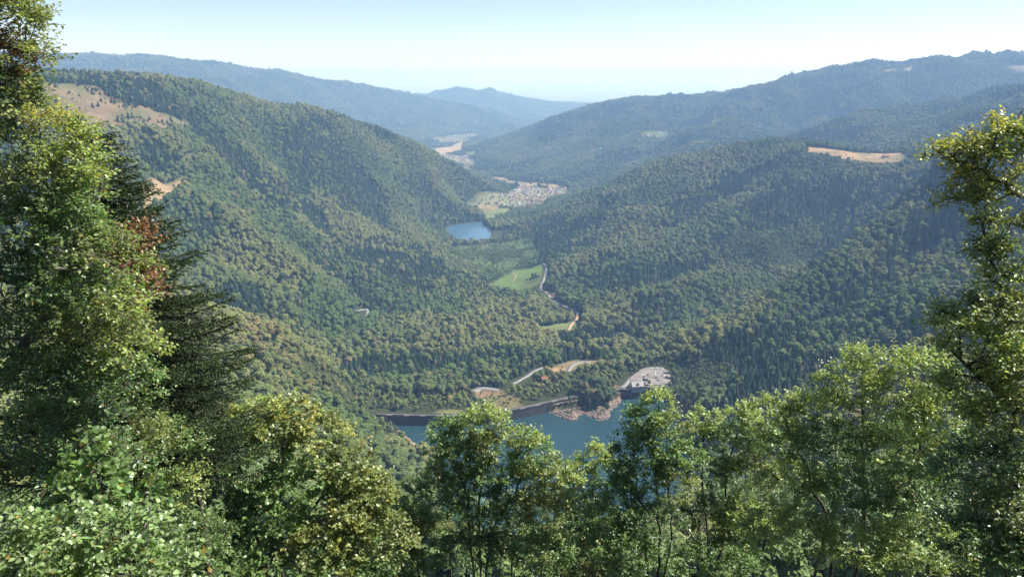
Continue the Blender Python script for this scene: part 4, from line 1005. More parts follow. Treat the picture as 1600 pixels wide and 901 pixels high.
def leaf_geo(r_, pos, axis, nrm, size, wide=.62, lobed=False):
    n_ = len(pos); axis = norm(axis); side = norm(np.cross(nrm, axis)); nrm = np.cross(axis, side)
    s = size[:, None]
    fold = nrm * s * r_.uniform(.05, .22, (n_, 1)); droop = -nrm * s * r_.uniform(0, .25, (n_, 1))
    base = pos; tip = pos + axis * s + droop
    if not lobed:
        l = pos + axis * s * .45 + side * s * wide * .5 + fold; rt = pos + axis * s * .45 - side * s * wide * .5 + fold
        V = np.stack([base, rt, tip, l], 1).reshape(-1, 3); k = np.arange(n_)[:, None] * 4
        F = np.stack([np.hstack([k, k + 1, k + 2]), np.hstack([k, k + 2, k + 3])], 1).reshape(-1, 3); per = 4
    else:
        l1 = pos + axis * s * .22 + side * s * wide * .46 + fold; l2 = pos + axis * s * .68 + side * s * wide * .42 + fold
        r1_ = pos + axis * s * .22 - side * s * wide * .46 + fold; r2_ = pos + axis * s * .68 - side * s * wide * .42 + fold
        V = np.stack([base, r1_, r2_, tip, l2, l1], 1).reshape(-1, 3); k = np.arange(n_)[:, None] * 6
        F = np.stack([np.hstack([k, k + 1, k + 2]), np.hstack([k, k + 2, k + 3]), np.hstack([k, k + 3, k + 4]), np.hstack([k, k + 4, k + 5])], 1).reshape(-1, 3); per = 6
    return V, F, per
def leafy_tree(name, label, base, trunks, blobs, leaf=.07, dens=45, seed=1, twig=(.2, .42), per_twig=8, twigs=6, bark=None, lobed=False, wide=.66, trunk_r=.09, group=None, up=1.15):
    """base: (x, y); trunks: list of lists of (px, py, Y); blobs: (px, py, Y, rx_px, rz_px, depth_m, palette, weight)"""
    r_ = np.random.default_rng(seed)
    bz = float(height(np.array([base[0]]), np.array([base[1]]))[0])
    B0 = np.array((base[0], base[1], bz - .3)); root = empty(name, tuple(B0)); tag(root, label, 'tree' if 'bush' not in name and 'shrub' not in name else 'bush', group)
    nodes, par = [B0], [-1]; fixed = []
    for tk in trunks:
        pts = catmull([B0] + [at(*q) for q in tk], 6)
        pts[1:-1] += r_.normal(0, .035, pts[1:-1].shape)
        last = 0
        for p in pts[1:]: nodes.append(p); par.append(last); last = len(nodes) - 1
    cl_pos, cl_out, cl_pal = [], [], []
    for px, py, Yb, rx, rz, dp, pal, wt in blobs:
        c_ = at(px, py, Yb); k = Yb / FOC * 1.03; rx_, rz_ = rx * k, rz * k
        n_ = max(4, int(dens * DENS * rx_ * rz_ * wt))
        d = norm(r_.normal(size=(n_, 3))); d[:, 2] = np.where((d[:, 2] < -.2) & (r_.uniform(size=n_) < .75), -d[:, 2], d[:, 2]); q = r_.uniform(.06, 1, (n_, 1)) ** .3
        cl_pos.append(c_ + d * q * np.array((rx_, dp, rz_))); cl_out.append(norm(d * np.array((1, 1, .6)) + np.array((0, 0, .25)))); cl_pal += [pal] * n_
    cl_pos, cl_out = np.vstack(cl_pos), np.vstack(cl_out)
    # branches: every spray joins the nearest wood, the lower and inner wood first
    nodes = np.array(nodes); par = list(par); nt0 = len(nodes)
    NP = np.vstack([nodes, cl_pos]); best = np.full(len(cl_pos), 1e9); bpar = np.zeros(len(cl_pos), int); plen = np.zeros(len(NP))
    def relax(i):
        dv = cl_pos - NP[i]; d = np.linalg.norm(dv, axis=1); pen = d * (1 + .9 * np.clip(-dv[:, 2] / (d + 1e-6), 0, 1)) + plen[i] * .35
        if i == 0: pen = pen + 6
        b_ = pen < best; best[b_] = pen[b_]; bpar[b_] = i
    for i in range(nt0): relax(i)
    done = np.zeros(len(cl_pos), bool); parent = np.concatenate([np.array(par), np.zeros(len(cl_pos), int)])
    for _ in range(len(cl_pos)):
        j = int(np.argmin(np.where(done, 1e12, best))); done[j] = True; i = nt0 + j; parent[i] = bpar[j]
        plen[i] = plen[bpar[j]] + np.linalg.norm(NP[i] - NP[bpar[j]]); best[j] = -1
        nb = best.copy(); relax(i); best[done] = nb[done]
    order = np.argsort(plen); cnt = np.ones(len(NP)); cnt[:nt0] = 0
    for i in order[::-1]:
        if i >= nt0: cnt[parent[i]] += cnt[i]
    for i in range(nt0 - 1, 0, -1): cnt[parent[i]] += cnt[i]
    rad = .0045 + trunk_r * (cnt / max(cnt[0], 1)) ** .55 * .8
    ii = np.arange(nt0, len(NP)); pa_, pb_ = NP[parent[ii]], NP[ii]; Lb = np.linalg.norm(pb_ - pa_, axis=1, keepdims=True)
    mid = (pa_ + pb_) / 2 + r_.normal(0, .07, (len(ii), 3)) * Lb + np.array((0, 0, .06)) * Lb
    ra = np.minimum(rad[parent[ii]], rad[ii] * 1.5)
    tv, tf = tube_same(np.stack([pa_, mid, pb_], 1), np.stack([ra, (ra + rad[ii]) / 2, rad[ii]], 1), 4)
    tp = []
    kids = {}
    for i in range(1, nt0): kids.setdefault(parent[i], []).append(i)
    def chain(i):
        ch = [parent[i], i]
        while i in kids: i = kids[i][0]; ch.append(i)
        return ch
    for st in kids[0]:
        ch = chain(st); rr_ = np.maximum(rad[ch], .012); rr_[0] = rr_[1] * 1.25; tp.append((NP[ch], rr_))
    t2v, t2f = tube_np(r_, tp, 8)
    def child(nm, V_, F_, mat, sm=True, kind=None):
        me_ = mesh_np(nm, V_ - B0, F_, mat, sm); o = link(bpy.data.objects.new(nm, me_), root)
        return o
    # twigs and leaves
    nT = len(cl_pos) * twigs
    o_ = np.repeat(cl_out, twigs, 0) * .8 + r_.normal(0, .65, (nT, 3)) + np.array((0, 0, .12)); o_[:, 2] *= .75; o_ = norm(o_)
    st = np.repeat(cl_pos, twigs, 0) + r_.normal(0, .05, (nT, 3)); Lt = r_.uniform(*twig, nT)
    w_, wf_ = tube_same(np.stack([st, st + o_ * Lt[:, None]], 1), np.tile(np.array([.0045, .002]), (nT, 1)), 3)
    child('trunk', *joined((t2v, t2f), (tv, tf), (w_, wf_)), bark or BARK)
    f_ = (np.tile(np.arange(per_twig), nT) + .6) / per_twig; side = np.tile(np.where(np.arange(per_twig) % 2, 1.0, -1.0), nT)
    ti = np.repeat(np.arange(nT), per_twig); keep_ = r_.uniform(size=len(ti)) < .9; f_, side, ti = f_[keep_], side[keep_], ti[keep_]
    n_ = len(ti); pos = st[ti] + o_[ti] * (Lt[ti] * f_)[:, None] + r_.normal(0, .015, (n_, 3))
    upv = norm(np.array((0, 0, up)) + .25 * o_[ti] + np.repeat(r_.normal(0, .28, (nT, 3)), per_twig, 0)[keep_] + r_.normal(0, .42, (n_, 3)))
    lat = norm(np.cross(upv, o_[ti])) * side[:, None]; axis = norm(o_[ti] * .55 + lat * .85 + r_.normal(0, .25, (n_, 3)))
    pos = pos + axis * .012
    V_, F_, per = leaf_geo(r_, pos, axis, upv, leaf * r_.uniform(.65, 1.25, n_), wide, lobed)
    ci = ti // twigs; colr = np.zeros((n_, 3)); pals = np.array(cl_pal); clr = r_.uniform(.8, 1.25, len(cl_pos))
    for pal in set(cl_pal):
        m_ = pals[ci] == pal; P_ = np.array(PAL[pal]); colr[m_] = P_[r_.integers(0, len(P_), m_.sum())]
    odd = r_.uniform(size=n_) < .03; colr[odd] = np.array((.30, .22, .05)) 
    colr *= (clr[ci] * r_.uniform(.8, 1.2, n_))[:, None]
    o = child('leaves', V_, F_, LEAF, False); o.name = 'crown'; tag(o, kind='stuff'); point_color(o.data, 'leaf_color', np.repeat(colr, per, 0))
    global LEAFCOUNT; LEAFCOUNT += n_
    return root
LEAFCOUNT, DENS = 0, 2.75
def gxy(px, Y): p = at(px, 450, Y); return (p[0], Y)

leafy_tree('beech_tree', 'large glossy leaved beech rising past the frame at far left', gxy(-130, 14.5), [[(-130, 500, 14.5), (-110, 200, 14.5), (-80, -80, 14.5)], [(-60, 700, 13.8), (30, 560, 13.5), (110, 420, 13.4)]],
    [(15, 40, 14, 52, 42, .6, 'olive', 1), (25, 20, 14, 40, 22, .5, 'lime', 1), (0, 90, 14, 42, 32, .5, 'rust', 1.1), (45, 92, 14, 40, 24, .5, 'olive', 1), (-10, 150, 14, 60, 45, .6, 'deep', 1), (15, 135, 14, 30, 25, .4, 'olive', 1),
     (40, 190, 14, 45, 42, .6, 'olive', 1), (85, 205, 13.6, 42, 28, .5, 'yellow', .6), (95, 215, 13.8, 45, 32, .5, 'lime', .8), (20, 245, 14, 50, 35, .6, 'deep', .7), (115, 265, 13.6, 52, 34, .6, 'lime', 1), (55, 295, 13.8, 80, 42, .7, 'olive', 1.1),
     (120, 320, 13.5, 48, 30, .6, 'green', 1.2), (40, 360, 13.6, 70, 50, .7, 'green', 1.1), (110, 385, 13.4, 62, 42, .7, 'green', 1.1), (165, 400, 13.2, 42, 42, .5, 'olive', .7), (30, 440, 13.5, 70, 50, .7, 'deep', 1), (120, 460, 13.2, 80, 45, .7, 'green', 1),
     (195, 480, 13.0, 42, 32, .5, 'lime', .9), (40, 520, 13.4, 75, 45, .7, 'green', 1), (140, 530, 13.2, 85, 42, .7, 'olive', 1), (205, 555, 13.0, 42, 26, .5, 'lime', 1), (50, 600, 13.2, 80, 50, .7, 'green', 1), (150, 600, 13.0, 70, 36, .7, 'deep', 1),
     (40, 680, 13, 80, 50, .7, 'green', .9), (140, 670, 13, 75, 42, .7, 'deep', .8), (40, 760, 12.6, 90, 50, .7, 'deep', .8), (170, 735, 12.8, 70, 45, .6, 'green', .8)],
    leaf=.078, dens=46, seed=11, trunk_r=.16, bark=BARK_PALE)
leafy_tree('beech_tree', 'rust leaved young beech in front of the dark fir', gxy(190, 15.5), [[(195, 800, 15.5), (200, 600, 15.5), (205, 400, 15.5)]],
    [(205, 380, 15.5, 36, 20, .4, 'rust', 1.2), (185, 410, 15.5, 34, 24, .4, 'rust', .9), (215, 445, 15.3, 30, 24, .4, 'rust', .9), (200, 425, 15.4, 40, 30, .4, 'lime', .8), (210, 470, 15.2, 32, 16, .4, 'orange', .8), (190, 520, 15.4, 45, 40, .5, 'olive', .9), (200, 600, 15.4, 55, 50, .5, 'green', .8), (215, 690, 15.4, 60, 50, .5, 'olive', .8), (265, 700, 16, 50, 40, .5, 'green', .7), (275, 765, 16, 50, 40, .5, 'lime', .7), (250, 815, 15.5, 50, 40, .5, 'green', .7), (310, 850, 16, 55, 45, .5, 'green', .7), (290, 900, 15.5, 60, 36, .5, 'green', .7)],
    leaf=.075, dens=42, seed=12, trunk_r=.05)
leafy_tree('maple_tree', 'yellowing broad maple with orange tips below the fir', gxy(430, 28), [[(435, 860, 28), (440, 740, 28), (445, 655, 28)], [(400, 830, 28), (380, 740, 28), (350, 690, 28)], [(470, 840, 28), (520, 760, 28), (545, 715, 28)]],
    [(400, 660, 28, 55, 26, 1.2, 'yellow', .35), (450, 652, 28, 58, 25, 1.2, 'yellow', .35), (405, 662, 28, 55, 28, 1.2, 'lime', .7), (440, 658, 28, 62, 30, 1.2, 'olive', .9), (355, 685, 28, 60, 36, 1.2, 'olive', 1), (500, 690, 28, 50, 36, 1.2, 'yellow', .25), (490, 690, 28, 55, 40, 1.2, 'olive', .7), (545, 735, 27.5, 45, 36, 1.1, 'olive', .9), (590, 775, 27.2, 40, 36, 1.0, 'yellow', .3), (580, 780, 27.2, 45, 45, 1.0, 'olive', .9),
     (310, 730, 28, 65, 42, 1.2, 'green', 1), (400, 730, 27.5, 75, 50, 1.4, 'green', .9), (470, 770, 27, 80, 50, 1.4, 'green', .8), (545, 810, 26.5, 60, 42, 1.2, 'yellow', .3), (550, 812, 26.5, 60, 42, 1.2, 'olive', .5), (330, 800, 27.5, 75, 50, 1.3, 'deep', .8), (420, 830, 26.5, 80, 50, 1.3, 'green', .8), (520, 860, 26, 75, 42, 1.2, 'yellow', .25), (510, 860, 26, 75, 45, 1.2, 'olive', .8), (600, 850, 26, 50, 50, 1.1, 'olive', .8), (360, 870, 26.5, 90, 45, 1.3, 'deep', .8), (400, 905, 25, 240, 30, 1.4, 'green', .6)],
    leaf=.125, dens=14, seed=13, trunk_r=.15, twig=(.3, .6), lobed=True, wide=.95)
leafy_tree('whitebeam_tree', 'slim silvery green tree with open crown in front of the reservoir', gxy(748, 30), [[(750, 860, 30), (748, 790, 30), (755, 720, 30), (762, 655, 30)], [(735, 850, 30), (728, 770, 30), (700, 700, 30)], [(765, 850, 30), (800, 780, 30), (825, 710, 30)]],
    [(760, 660, 30, 34, 24, .8, 'lime', 1), (730, 668, 30, 26, 18, .7, 'green', 1), (690, 675, 30, 26, 14, .6, 'green', 1), (705, 705, 30, 40, 30, .9, 'green', .9), (770, 700, 30, 48, 34, 1, 'olive', .8), (825, 690, 30, 24, 18, .7, 'lime', 1), (835, 715, 30, 36, 28, .9, 'green', .9), (700, 755, 30, 46, 36, 1, 'green', .7), (780, 745, 30, 50, 36, 1, 'green', .6), (850, 745, 29.5, 42, 30, 1, 'olive', .9), (885, 750, 29, 26, 28, .8, 'lime', .8),
     (700, 810, 29.5, 46, 40, 1, 'green', .7), (800, 810, 29.5, 46, 36, 1, 'green', .55), (860, 800, 29, 46, 42, 1, 'olive', .9), (740, 870, 29, 80, 40, 1.1, 'deep', .6), (850, 870, 28.5, 60, 45, 1, 'green', .9), (735, 715, 30.5, 50, 36, 1, 'green', .8), (740, 770, 30.5, 60, 36, 1, 'deep', .7), (815, 760, 30.5, 46, 40, 1, 'green', .8), (770, 830, 30.5, 60, 40, 1, 'deep', .6)],
    leaf=.12, dens=20, seed=14, trunk_r=.11, twig=(.22, .5))
leafy_tree('broadleaf_sapling', 'leafy dark green young tree between the maple and the slim silvery tree', gxy(650, 31), [[(650, 860, 31), (645, 790, 31), (655, 750, 31)]],
    [(650, 765, 31, 32, 26, .9, 'deep', 1), (630, 815, 31, 42, 40, 1, 'green', .9), (670, 850, 30.5, 46, 45, 1, 'olive', .9), (620, 880, 30, 60, 40, 1, 'green', .9)], leaf=.12, dens=20, seed=15, trunk_r=.07)
leafy_tree('whitebeam_tree', 'tallest dark stemmed tree standing upright right of the reservoir', gxy(1028, 30), [[(1030, 880, 30), (1026, 780, 30), (1024, 700, 30), (1030, 622, 30)], [(1045, 860, 30), (1046, 760, 30), (1055, 700, 30)], [(1010, 860, 30), (1000, 780, 30), (985, 720, 30)]],
    [(1030, 632, 30, 24, 20, .6, 'lime', 1), (1015, 655, 30, 36, 22, .8, 'green', 1), (1050, 668, 30, 30, 22, .8, 'olive', 1), (1000, 685, 30, 34, 22, .8, 'green', .9), (1030, 700, 30, 50, 30, 1, 'green', .9), (975, 715, 30, 30, 24, .8, 'deep', .9), (1065, 720, 30, 40, 28, .9, 'green', .8), (1000, 750, 30, 55, 34, 1, 'green', .8), (1060, 765, 29.5, 42, 30, 1, 'olive', .6), (960, 790, 29.5, 50, 36, 1, 'green', .7), (1010, 820, 29, 60, 40, 1, 'deep', .6), (970, 860, 28.5, 60, 45, 1, 'green', .8)],
    leaf=.12, dens=21, seed=16, trunk_r=.10, twig=(.22, .48))
leafy_tree('whitebeam_tree', 'bushy green tree at the near bank between the two slim trees', gxy(925, 33), [[(925, 880, 33), (925, 800, 33), (930, 730, 33)]],
    [(930, 715, 33, 30, 22, .8, 'lime', 1), (905, 745, 33, 32, 26, .9, 'green', 1), (945, 750, 33, 36, 28, 1, 'green', .9), (900, 800, 32.5, 46, 40, 1.1, 'deep', .9), (940, 830, 32, 50, 42, 1.1, 'green', .9), (905, 880, 31, 70, 42, 1.1, 'olive', .9)], leaf=.125, dens=19, seed=17, trunk_r=.08)
leafy_tree('whitebeam_tree', 'feathery tree with thin grey stems right of the tallest tree', gxy(1105, 32), [[(1105, 880, 32), (1098, 770, 32), (1100, 670, 32)], [(1130, 850, 32), (1135, 740, 32), (1160, 660, 32)]],
    [(1105, 655, 32, 26, 18, .7, 'lime', 1), (1160, 650, 32, 28, 22, .8, 'lime', 1), (1095, 690, 32, 34, 26, .9, 'green', .9), (1150, 690, 32, 42, 32, 1, 'green', .9), (1110, 740, 31.5, 50, 34, 1, 'green', .7), (1170, 745, 31, 46, 36, 1, 'olive', .9), (1190, 690, 31, 30, 30, .9, 'green', 1), (1110, 810, 31, 48, 40, 1, 'deep', .6), (1170, 820, 30, 60, 45, 1.1, 'lime', .9), (1130, 880, 29, 80, 42, 1.1, 'green', .9)],
    leaf=.12, dens=20, seed=18, trunk_r=.10)
leafy_tree('rowan_tree', 'wide sunlit green tree filling the lower right', gxy(1340, 24), [[(1340, 880, 24), (1350, 760, 24), (1345, 620, 24)], [(1300, 860, 24), (1270, 760, 24), (1240, 680, 24)], [(1380, 850, 24), (1430, 730, 24), (1450, 600, 24)]],
    [(1345, 562, 24, 30, 18, .7, 'lime', 1), (1400, 572, 24, 38, 22, .8, 'lime', 1), (1330, 600, 24, 50, 34, 1, 'lime', 1), (1445, 575, 23.5, 42, 30, .9, 'lime', 1), (1400, 630, 23.5, 65, 40, 1.1, 'lime', .9), (1280, 640, 24, 52, 32, 1, 'lime', 1), (1225, 640, 24.5, 34, 24, .9, 'lime', 1), (1215, 690, 24.5, 42, 38, 1, 'lime', .9), (1300, 700, 23.5, 70, 45, 1.1, 'green', .8), (1400, 700, 23, 75, 45, 1.1, 'lime', .8), (1470, 650, 23, 55, 50, 1, 'lime', .9),
     (1230, 760, 24, 60, 45, 1.1, 'lime', .8), (1330, 780, 23, 75, 50, 1.1, 'green', .7), (1430, 770, 22.5, 75, 50, 1.1, 'green', .8), (1230, 840, 23, 75, 50, 1.1, 'lime', .8), (1340, 860, 22, 90, 50, 1.1, 'lime', .8), (1450, 860, 21.5, 90, 55, 1.1, 'lime', .8)],
    leaf=.10, dens=24, seed=19, trunk_r=.13)
leafy_tree('beech_tree', 'beech with spreading gappy branches and bronze tips at far right', gxy(1680, 14), [[(1690, 600, 14), (1680, 300, 14), (1670, 180, 14)], [(1650, 560, 14), (1560, 420, 14), (1520, 380, 14)], [(1640, 700, 13.8), (1570, 620, 13.6), (1500, 560, 13.6)], [(1670, 420, 14), (1580, 300, 14), (1490, 245, 14)]],
    [(1575, 205, 14, 34, 16, .4, 'yellow', .8), (1590, 225, 14, 40, 24, .5, 'lime', .8), (1505, 240, 14, 34, 18, .4, 'yellow', .55), (1500, 245, 14, 36, 20, .4, 'yellow', .1), (1500, 250, 14, 40, 22, .4, 'olive', .5), (1555, 250, 14, 50, 22, .5, 'olive', .7), (1540, 285, 14, 60, 20, .5, 'yellow', .5), (1500, 315, 14, 32, 16, .4, 'olive', .7), (1565, 315, 14, 50, 24, .5, 'olive', .8), (1560, 360, 14, 48, 20, .5, 'olive', .7), (1530, 395, 14, 34, 14, .4, 'olive', .8), (1580, 400, 14, 40, 24, .5, 'green', .9), (1570, 440, 14, 38, 20, .5, 'lime', .9),
     (1500, 505, 13.6, 40, 24, .5, 'lime', .9), (1560, 490, 13.6, 55, 28, .6, 'olive', 1), (1540, 545, 13.5, 70, 35, .7, 'lime', .9), (1590, 580, 13.5, 60, 45, .7, 'olive', .9), (1520, 610, 13.4, 55, 35, .6, 'lime', .8), (1570, 660, 13.2, 70, 45, .7, 'olive', .9), (1540, 740, 13, 80, 45, .7, 'deep', .8), (1590, 800, 12.6, 70, 50, .7, 'olive', .8), (1530, 850, 12.5, 80, 50, .7, 'deep', .8), (1590, 890, 12, 70, 40, .6, 'green', .8), (1665, 180, 14.4, 50, 40, .6, 'olive', .18), (1690, 300, 14.4, 60, 45, .6, 'green', .18), (1700, 430, 14.4, 60, 45, .6, 'olive', .18), (1690, 560, 14, 60, 50, .6, 'green', .18)],
    leaf=.08, dens=60, seed=20, trunk_r=.13)
leafy_tree('hazel_bush', 'pale green hazel bush with large round leaves at lower left corner', gxy(120, 9), [[(110, 950, 9), (90, 870, 9), (60, 830, 9)], [(180, 950, 9), (220, 860, 9), (235, 790, 9)], [(140, 950, 9), (140, 880, 9), (150, 830, 9)]],
    [(40, 850, 9, 60, 28, .45, 'hazel', 1), (110, 835, 9, 60, 26, .45, 'hazel', 1), (180, 845, 9, 60, 28, .45, 'hazel', 1), (240, 830, 9, 34, 26, .35, 'hazel', .7), (80, 890, 8.8, 90, 32, .5, 'hazel', 1), (190, 890, 8.8, 90, 32, .5, 'hazel', 1), (285, 885, 8.9, 36, 22, .35, 'hazel', .7), (25, 825, 9, 30, 16, .3, 'hazel', .7)],
    leaf=.072, dens=125, seed=21, trunk_r=.03, twig=(.12, .3), per_twig=6, twigs=3, lobed=True, wide=.9, bark=BARK_PALE, up=1.1)
leafy_tree('maple_sapling', 'small maple with drooping pointed leaves above the hazel bush', gxy(165, 11), [[(165, 850, 11), (160, 780, 11), (150, 720, 11)], [(200, 850, 11), (220, 790, 11), (230, 760, 11)]],
    [(130, 715, 11, 36, 30, .4, 'green', .9), (150, 760, 11, 50, 36, .4, 'green', .9), (215, 765, 11, 30, 26, .35, 'green', .8), (110, 790, 11, 60, 30, .4, 'deep', .8), (200, 800, 11, 50, 26, .4, 'green', .7)],
    leaf=.10, dens=42, seed=22, trunk_r=.03, twig=(.14, .32), per_twig=6, twigs=3, lobed=True, wide=1.0, up=.6)
# trees farther down the bank, seen through the gaps
low = [(300, 44, 730, 'deep'), (520, 47, 800, 'green'), (600, 52, 770, 'olive'), (700, 60, 745, 'green'), (880, 52, 765, 'deep'), (1000, 56, 800, 'green'), (1090, 62, 760, 'olive'), (1200, 50, 730, 'green'), (1300, 44, 680, 'deep'), (1420, 40, 640, 'green'), (1540, 40, 660, 'deep'), (180, 36, 760, 'deep'), (60, 34, 740, 'green'), (800, 66, 770, 'olive'), (450, 60, 745, 'green'), (1140, 75, 740, 'deep')]
LOWWORDS = ['under the fir', 'right under the maple', 'right of the maple', 'behind the slim silvery tree', 'behind the bank between the two slim trees', 'under the tallest tree', 'behind the feathery tree', 'left of the wide sunlit tree', 'behind the wide sunlit tree', 'between the wide sunlit tree and the right-hand beech',
            'behind the right-hand beech', 'behind the small maple', 'behind the hazel bush', 'lowest in front of the water', 'behind the maple', 'far down behind the feathery tree']
for i, (px, Yb, py, pal) in enumerate(low):
    Rp = 5.2 / Yb * FOC * .5
    leafy_tree('broadleaf_tree', 'shaded bank tree growing ' + LOWWORDS[i], gxy(px, Yb), [[(px, py + Rp * 1.5, Yb), (px + 6, py + Rp * .4, Yb), (px, py, Yb)]],
        [(px, py + Rp * .4, Yb, Rp * .6, Rp * .5, 1.5, pal, .8), (px - Rp * .6, py + Rp * .9, Yb, Rp * .7, Rp * .6, 1.7, pal, .8), (px + Rp * .6, py + Rp * .9, Yb, Rp * .7, Rp * .6, 1.7, pal, .8), (px, py + Rp * 1.6, Yb, Rp * 1.1, Rp * .7, 1.8, pal, .7)],
        leaf=.16, dens=7, seed=40 + i, trunk_r=.12, twig=(.3, .7), twigs=4, per_twig=8, group='shaded trees down the bank')
print('LEAVES', LEAFCOUNT)

# ------------------------------------------------------------------ the dark fir
def fir(name, label, px, apex_py, Yb, spread, seed, hmax):
    r_ = np.random.default_rng(seed); apex = at(px, apex_py, Yb); gz_ = float(height(np.array([apex[0]]), np.array([Yb]))[0])
    B0 = np.array((apex[0], Yb, gz_ - .3)); root = empty(name, tuple(B0)); tag(root, label, 'tree')
    H = apex[2] - B0[2]
    tp = [(np.array([B0 + np.array((r_.normal(0, .03), r_.normal(0, .03), H * f)) for f in np.linspace(0, 1, 14)]), np.linspace(.2, .012, 14))]
    wood0 = tube_np(r_, tp, 9)
    bp, tw_s, tw_d, tw_l, tips = [], [], [], [], []
    h = .25; a0 = 0
    while h < min(H - 1.0, hmax):
        L0 = spread(h); nb = 10 if h > 1.2 else 6
        for j in range(nb):
            a_ = a0 + 2 * pi * (j + r_.uniform(-.25, .25)) / nb; L = L0 * r_.uniform(.78, 1.12)
            if L < .12: continue
            u = np.linspace(0, 1, 9); z_ = r_.uniform(-.28, -.08) * L * u + r_.uniform(.14, .26) * L * u ** 2.6 + r_.uniform(-.12, .08); rr_ = L * u * .97
            pts = apex + np.stack([np.cos(a_ + .08 * np.sin(3 * u)) * rr_, np.sin(a_ + .08 * np.sin(3 * u)) * rr_, -h + z_ + r_.normal(0, .012, 9)], 1)
            bp.append((pts, np.linspace(.008 + .009 * L, .004, 9))); tips.append((pts[-1], L))
            nt_ = max(4, int(L / .062))
            for q in range(nt_):
                f = .12 + .88 * (q + .5) / nt_; i_ = min(int(f * 8), 7); p = pts[i_] + (pts[i_ + 1] - pts[i_]) * (f * 8 - i_); tg = norm(pts[i_ + 1] - pts[i_])
                lat = norm(np.cross(tg, np.array((0, 0, 1.0)))) * (1 if q % 2 else -1)
                ln = (.16 + .34 * L * (1 - f) * .55 + .10) * r_.uniform(.7, 1.2); ln = min(ln * 1.15, .7)
                tw_s.append(p); tw_d.append(norm(lat * .8 + tg * .75 + np.array((0, 0, r_.uniform(-.45, .12))))); tw_l.append(ln)
            for i_ in range(8): tw_s.append(pts[i_]); tw_d.append(norm(pts[i_ + 1] - pts[i_])); tw_l.append(np.linalg.norm(pts[i_ + 1] - pts[i_]))
        h += .25 + .012 * h; a0 += 1.1
    V_, F_ = joined(wood0, tube_np(r_, bp, 5)); link(bpy.data.objects.new('trunk', mesh_np('trunk', V_ - B0, F_, BARK, True)), root)
    S_, D_, L_ = np.array(tw_s), np.array(tw_d), np.array(tw_l)
    nn_ = np.maximum(4, (L_ / .0145).astype(int)); ti = np.repeat(np.arange(len(S_)), nn_); f = r_.uniform(0, 1, len(ti)); n_ = len(ti)
    pos = S_[ti] + D_[ti] * (L_[ti] * f)[:, None]
    ax_ = norm(r_.normal(size=(n_, 3)) * np.array((1, 1, .55)) + np.array((0, 0, .25))); ax_ = norm(ax_ - D_[ti] * (ax_ * D_[ti]).sum(1)[:, None] + D_[ti] * .75)
    sd_ = norm(np.cross(ax_, r_.normal(size=(n_, 3)))); ln = r_.uniform(.045, .08, n_)[:, None]; w_ = .017
    Vn = np.stack([pos - sd_ * w_, pos + sd_ * w_, pos + ax_ * ln], 1).reshape(-1, 3)
    o = link(bpy.data.objects.new('crown', mesh_np('needles', Vn - B0, np.arange(n_ * 3).reshape(-1, 3), NEEDLE)), root); tag(o, kind='stuff')
    c = np.array((.040, .066, .022)) * r_.uniform(.6, 1.5, (n_, 1)); tipm = (f > .75) & (r_.uniform(size=n_) < .5); c[tipm] = np.array((.085, .11, .035)); point_color(o.data, 'leaf_color', np.repeat(c, 3, 0))
    # upright cones along the branch tips
    cv, cf, k0 = [], [], 0
    prof = [(.0, .008), (.02, .019), (.055, .021), (.085, .014), (.098, .004)]
    for p, L in tips:
        if L < .5 or r_.uniform() < .6: continue
        for q in range(int(r_.integers(1, 4))):
            b_ = p + np.array((r_.normal(0, .10), r_.normal(0, .10), .01)); 
            for z_, rad in prof:
                for a_ in np.arange(6) * pi / 3: cv.append((b_[0] + rad * cos(a_), b_[1] + rad * sin(a_), b_[2] + z_))
            for i_ in range(4):
                for j in range(6): cf.append((k0 + i_ * 6 + j, k0 + i_ * 6 + (j + 1) % 6, k0 + i_ * 6 + 6 + (j + 1) % 6, k0 + i_ * 6 + 6 + j))
            k0 += 30
    o = link(bpy.data.objects.new('cones', mesh_np('cones', np.array(cv) - B0, np.array(cf), noise_mat('fir_cone', (.13, .11, .05), (.22, .19, .09), 30, .7))), root); tag(o, kind='stuff')
    print('NEEDLES', n_)
fir('fir_tree', 'dark fir with drooping boughs and upright cones behind the left beech', 148, 196, 20, lambda h: .22 + .62 * h ** .86 if h < 5 else min(2.7 + .34 * (h - 5), 3.5), 31, 9.6)
fir('fir_tree', 'smaller fir reaching out low beside the yellowing maple', 285, 545, 23, lambda h: .18 + .50 * h ** .9, 32, 3.6)

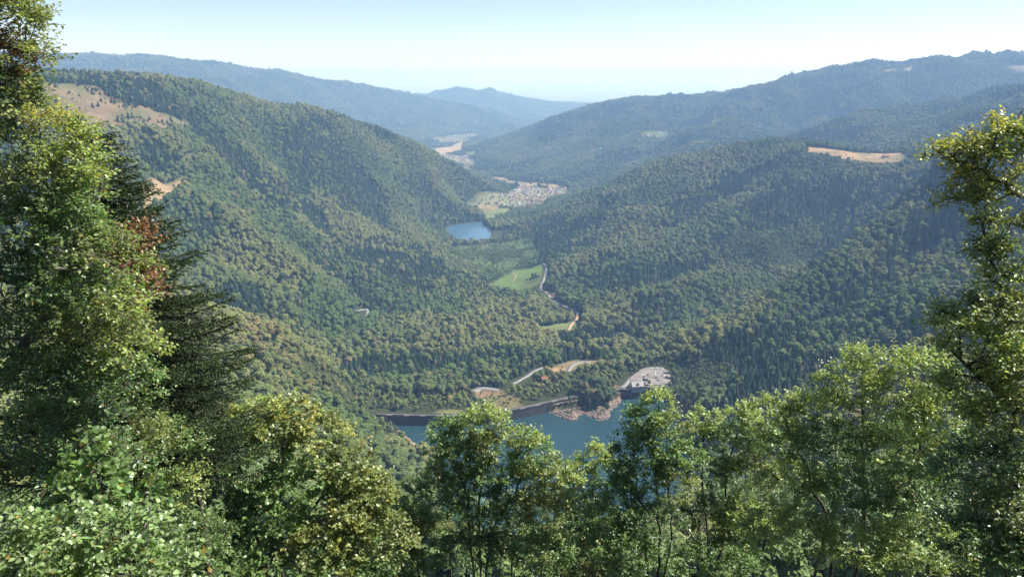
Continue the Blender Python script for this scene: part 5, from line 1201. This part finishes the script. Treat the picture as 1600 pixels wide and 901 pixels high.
# ------------------------------------------------------------------ bare dead spruces at the end of the dam
for i, (px, py, Yb) in enumerate(((604, 668, 905), (608, 672, 890), (613, 676, 880), (617, 680, 872), (622, 684, 865), (628, 690, 858), (634, 700, 845), (600, 664, 925), (640, 706, 838), (611, 668, 900))):
    p = at(px, py, Yb); zg = float(height(p[:1], p[1:2])[0]); r_ = np.random.default_rng(300 + i); Ht = r_.uniform(15, 21)
    V_, F_ = tube_np(r_, [(np.array([(0, 0, 0), (0, 0, Ht * .5), (.1, 0, Ht)]), np.array([.3, .2, .03]))], 5)
    ps = []; wood0 = (V_, F_)
    for q in range(42):
        f = r_.uniform(.2, .98); a_ = r_.uniform(0, 2 * pi); L = (1 - f) * 2.6 + .4
        ps.append((np.array([(0, 0, Ht * f), (cos(a_) * L * .6, sin(a_) * L * .6, Ht * f - L * .15), (cos(a_) * L, sin(a_) * L, Ht * f - L * .1)]), np.array([.09, .06, .03])))
    V_, F_ = joined(wood0, tube_np(r_, ps, 3)); me_ = mesh_np('dead_spruce', V_, F_, BARK_PALE)
    o = link(bpy.data.objects.new('dead_spruce', me_)); o.location = (p[0], p[1], zg - .5)
    tag(o, 'bare grey dead spruce at the wooded left end of the dam', 'tree', 'dead spruces by the dam')
# ------------------------------------------------------------------ haze: one closed box of even air
hz = bpy.data.meshes.new('haze'); bx = []
for z_ in (-460, 800):
    bx += [(-100000, -1500, z_), (100000, -1500, z_), (100000, 100000, z_), (-100000, 100000, z_)]
hz.from_pydata(bx, [], [(0, 3, 2, 1), (4, 5, 6, 7), (0, 1, 5, 4), (1, 2, 6, 5), (2, 3, 7, 6), (3, 0, 4, 7)])
hm = bpy.data.materials.new('haze'); hm.use_nodes = True; t = hm.node_tree
t.nodes.remove(t.nodes['Principled BSDF'])
pv = t.nodes.new('ShaderNodeVolumePrincipled'); pv.inputs['Density'].default_value = HAZE_D; pv.inputs['Color'].default_value = (*HAZE_C, 1)
pv.inputs['Absorption Color'].default_value = (.78, .95, 1, 1)     # scatters nearly all: blue air near by, white far off
pv.inputs['Anisotropy'].default_value = HAZE_G; pv.inputs['Density Attribute'].default_value = ''
t.links.new(pv.outputs[0], t.nodes['Material Output'].inputs['Volume'])
hz.materials.append(hm)
ho = link(bpy.data.objects.new('haze', hz)); tag(ho, 'thin blue summer haze filling the valley air', kind='stuff')
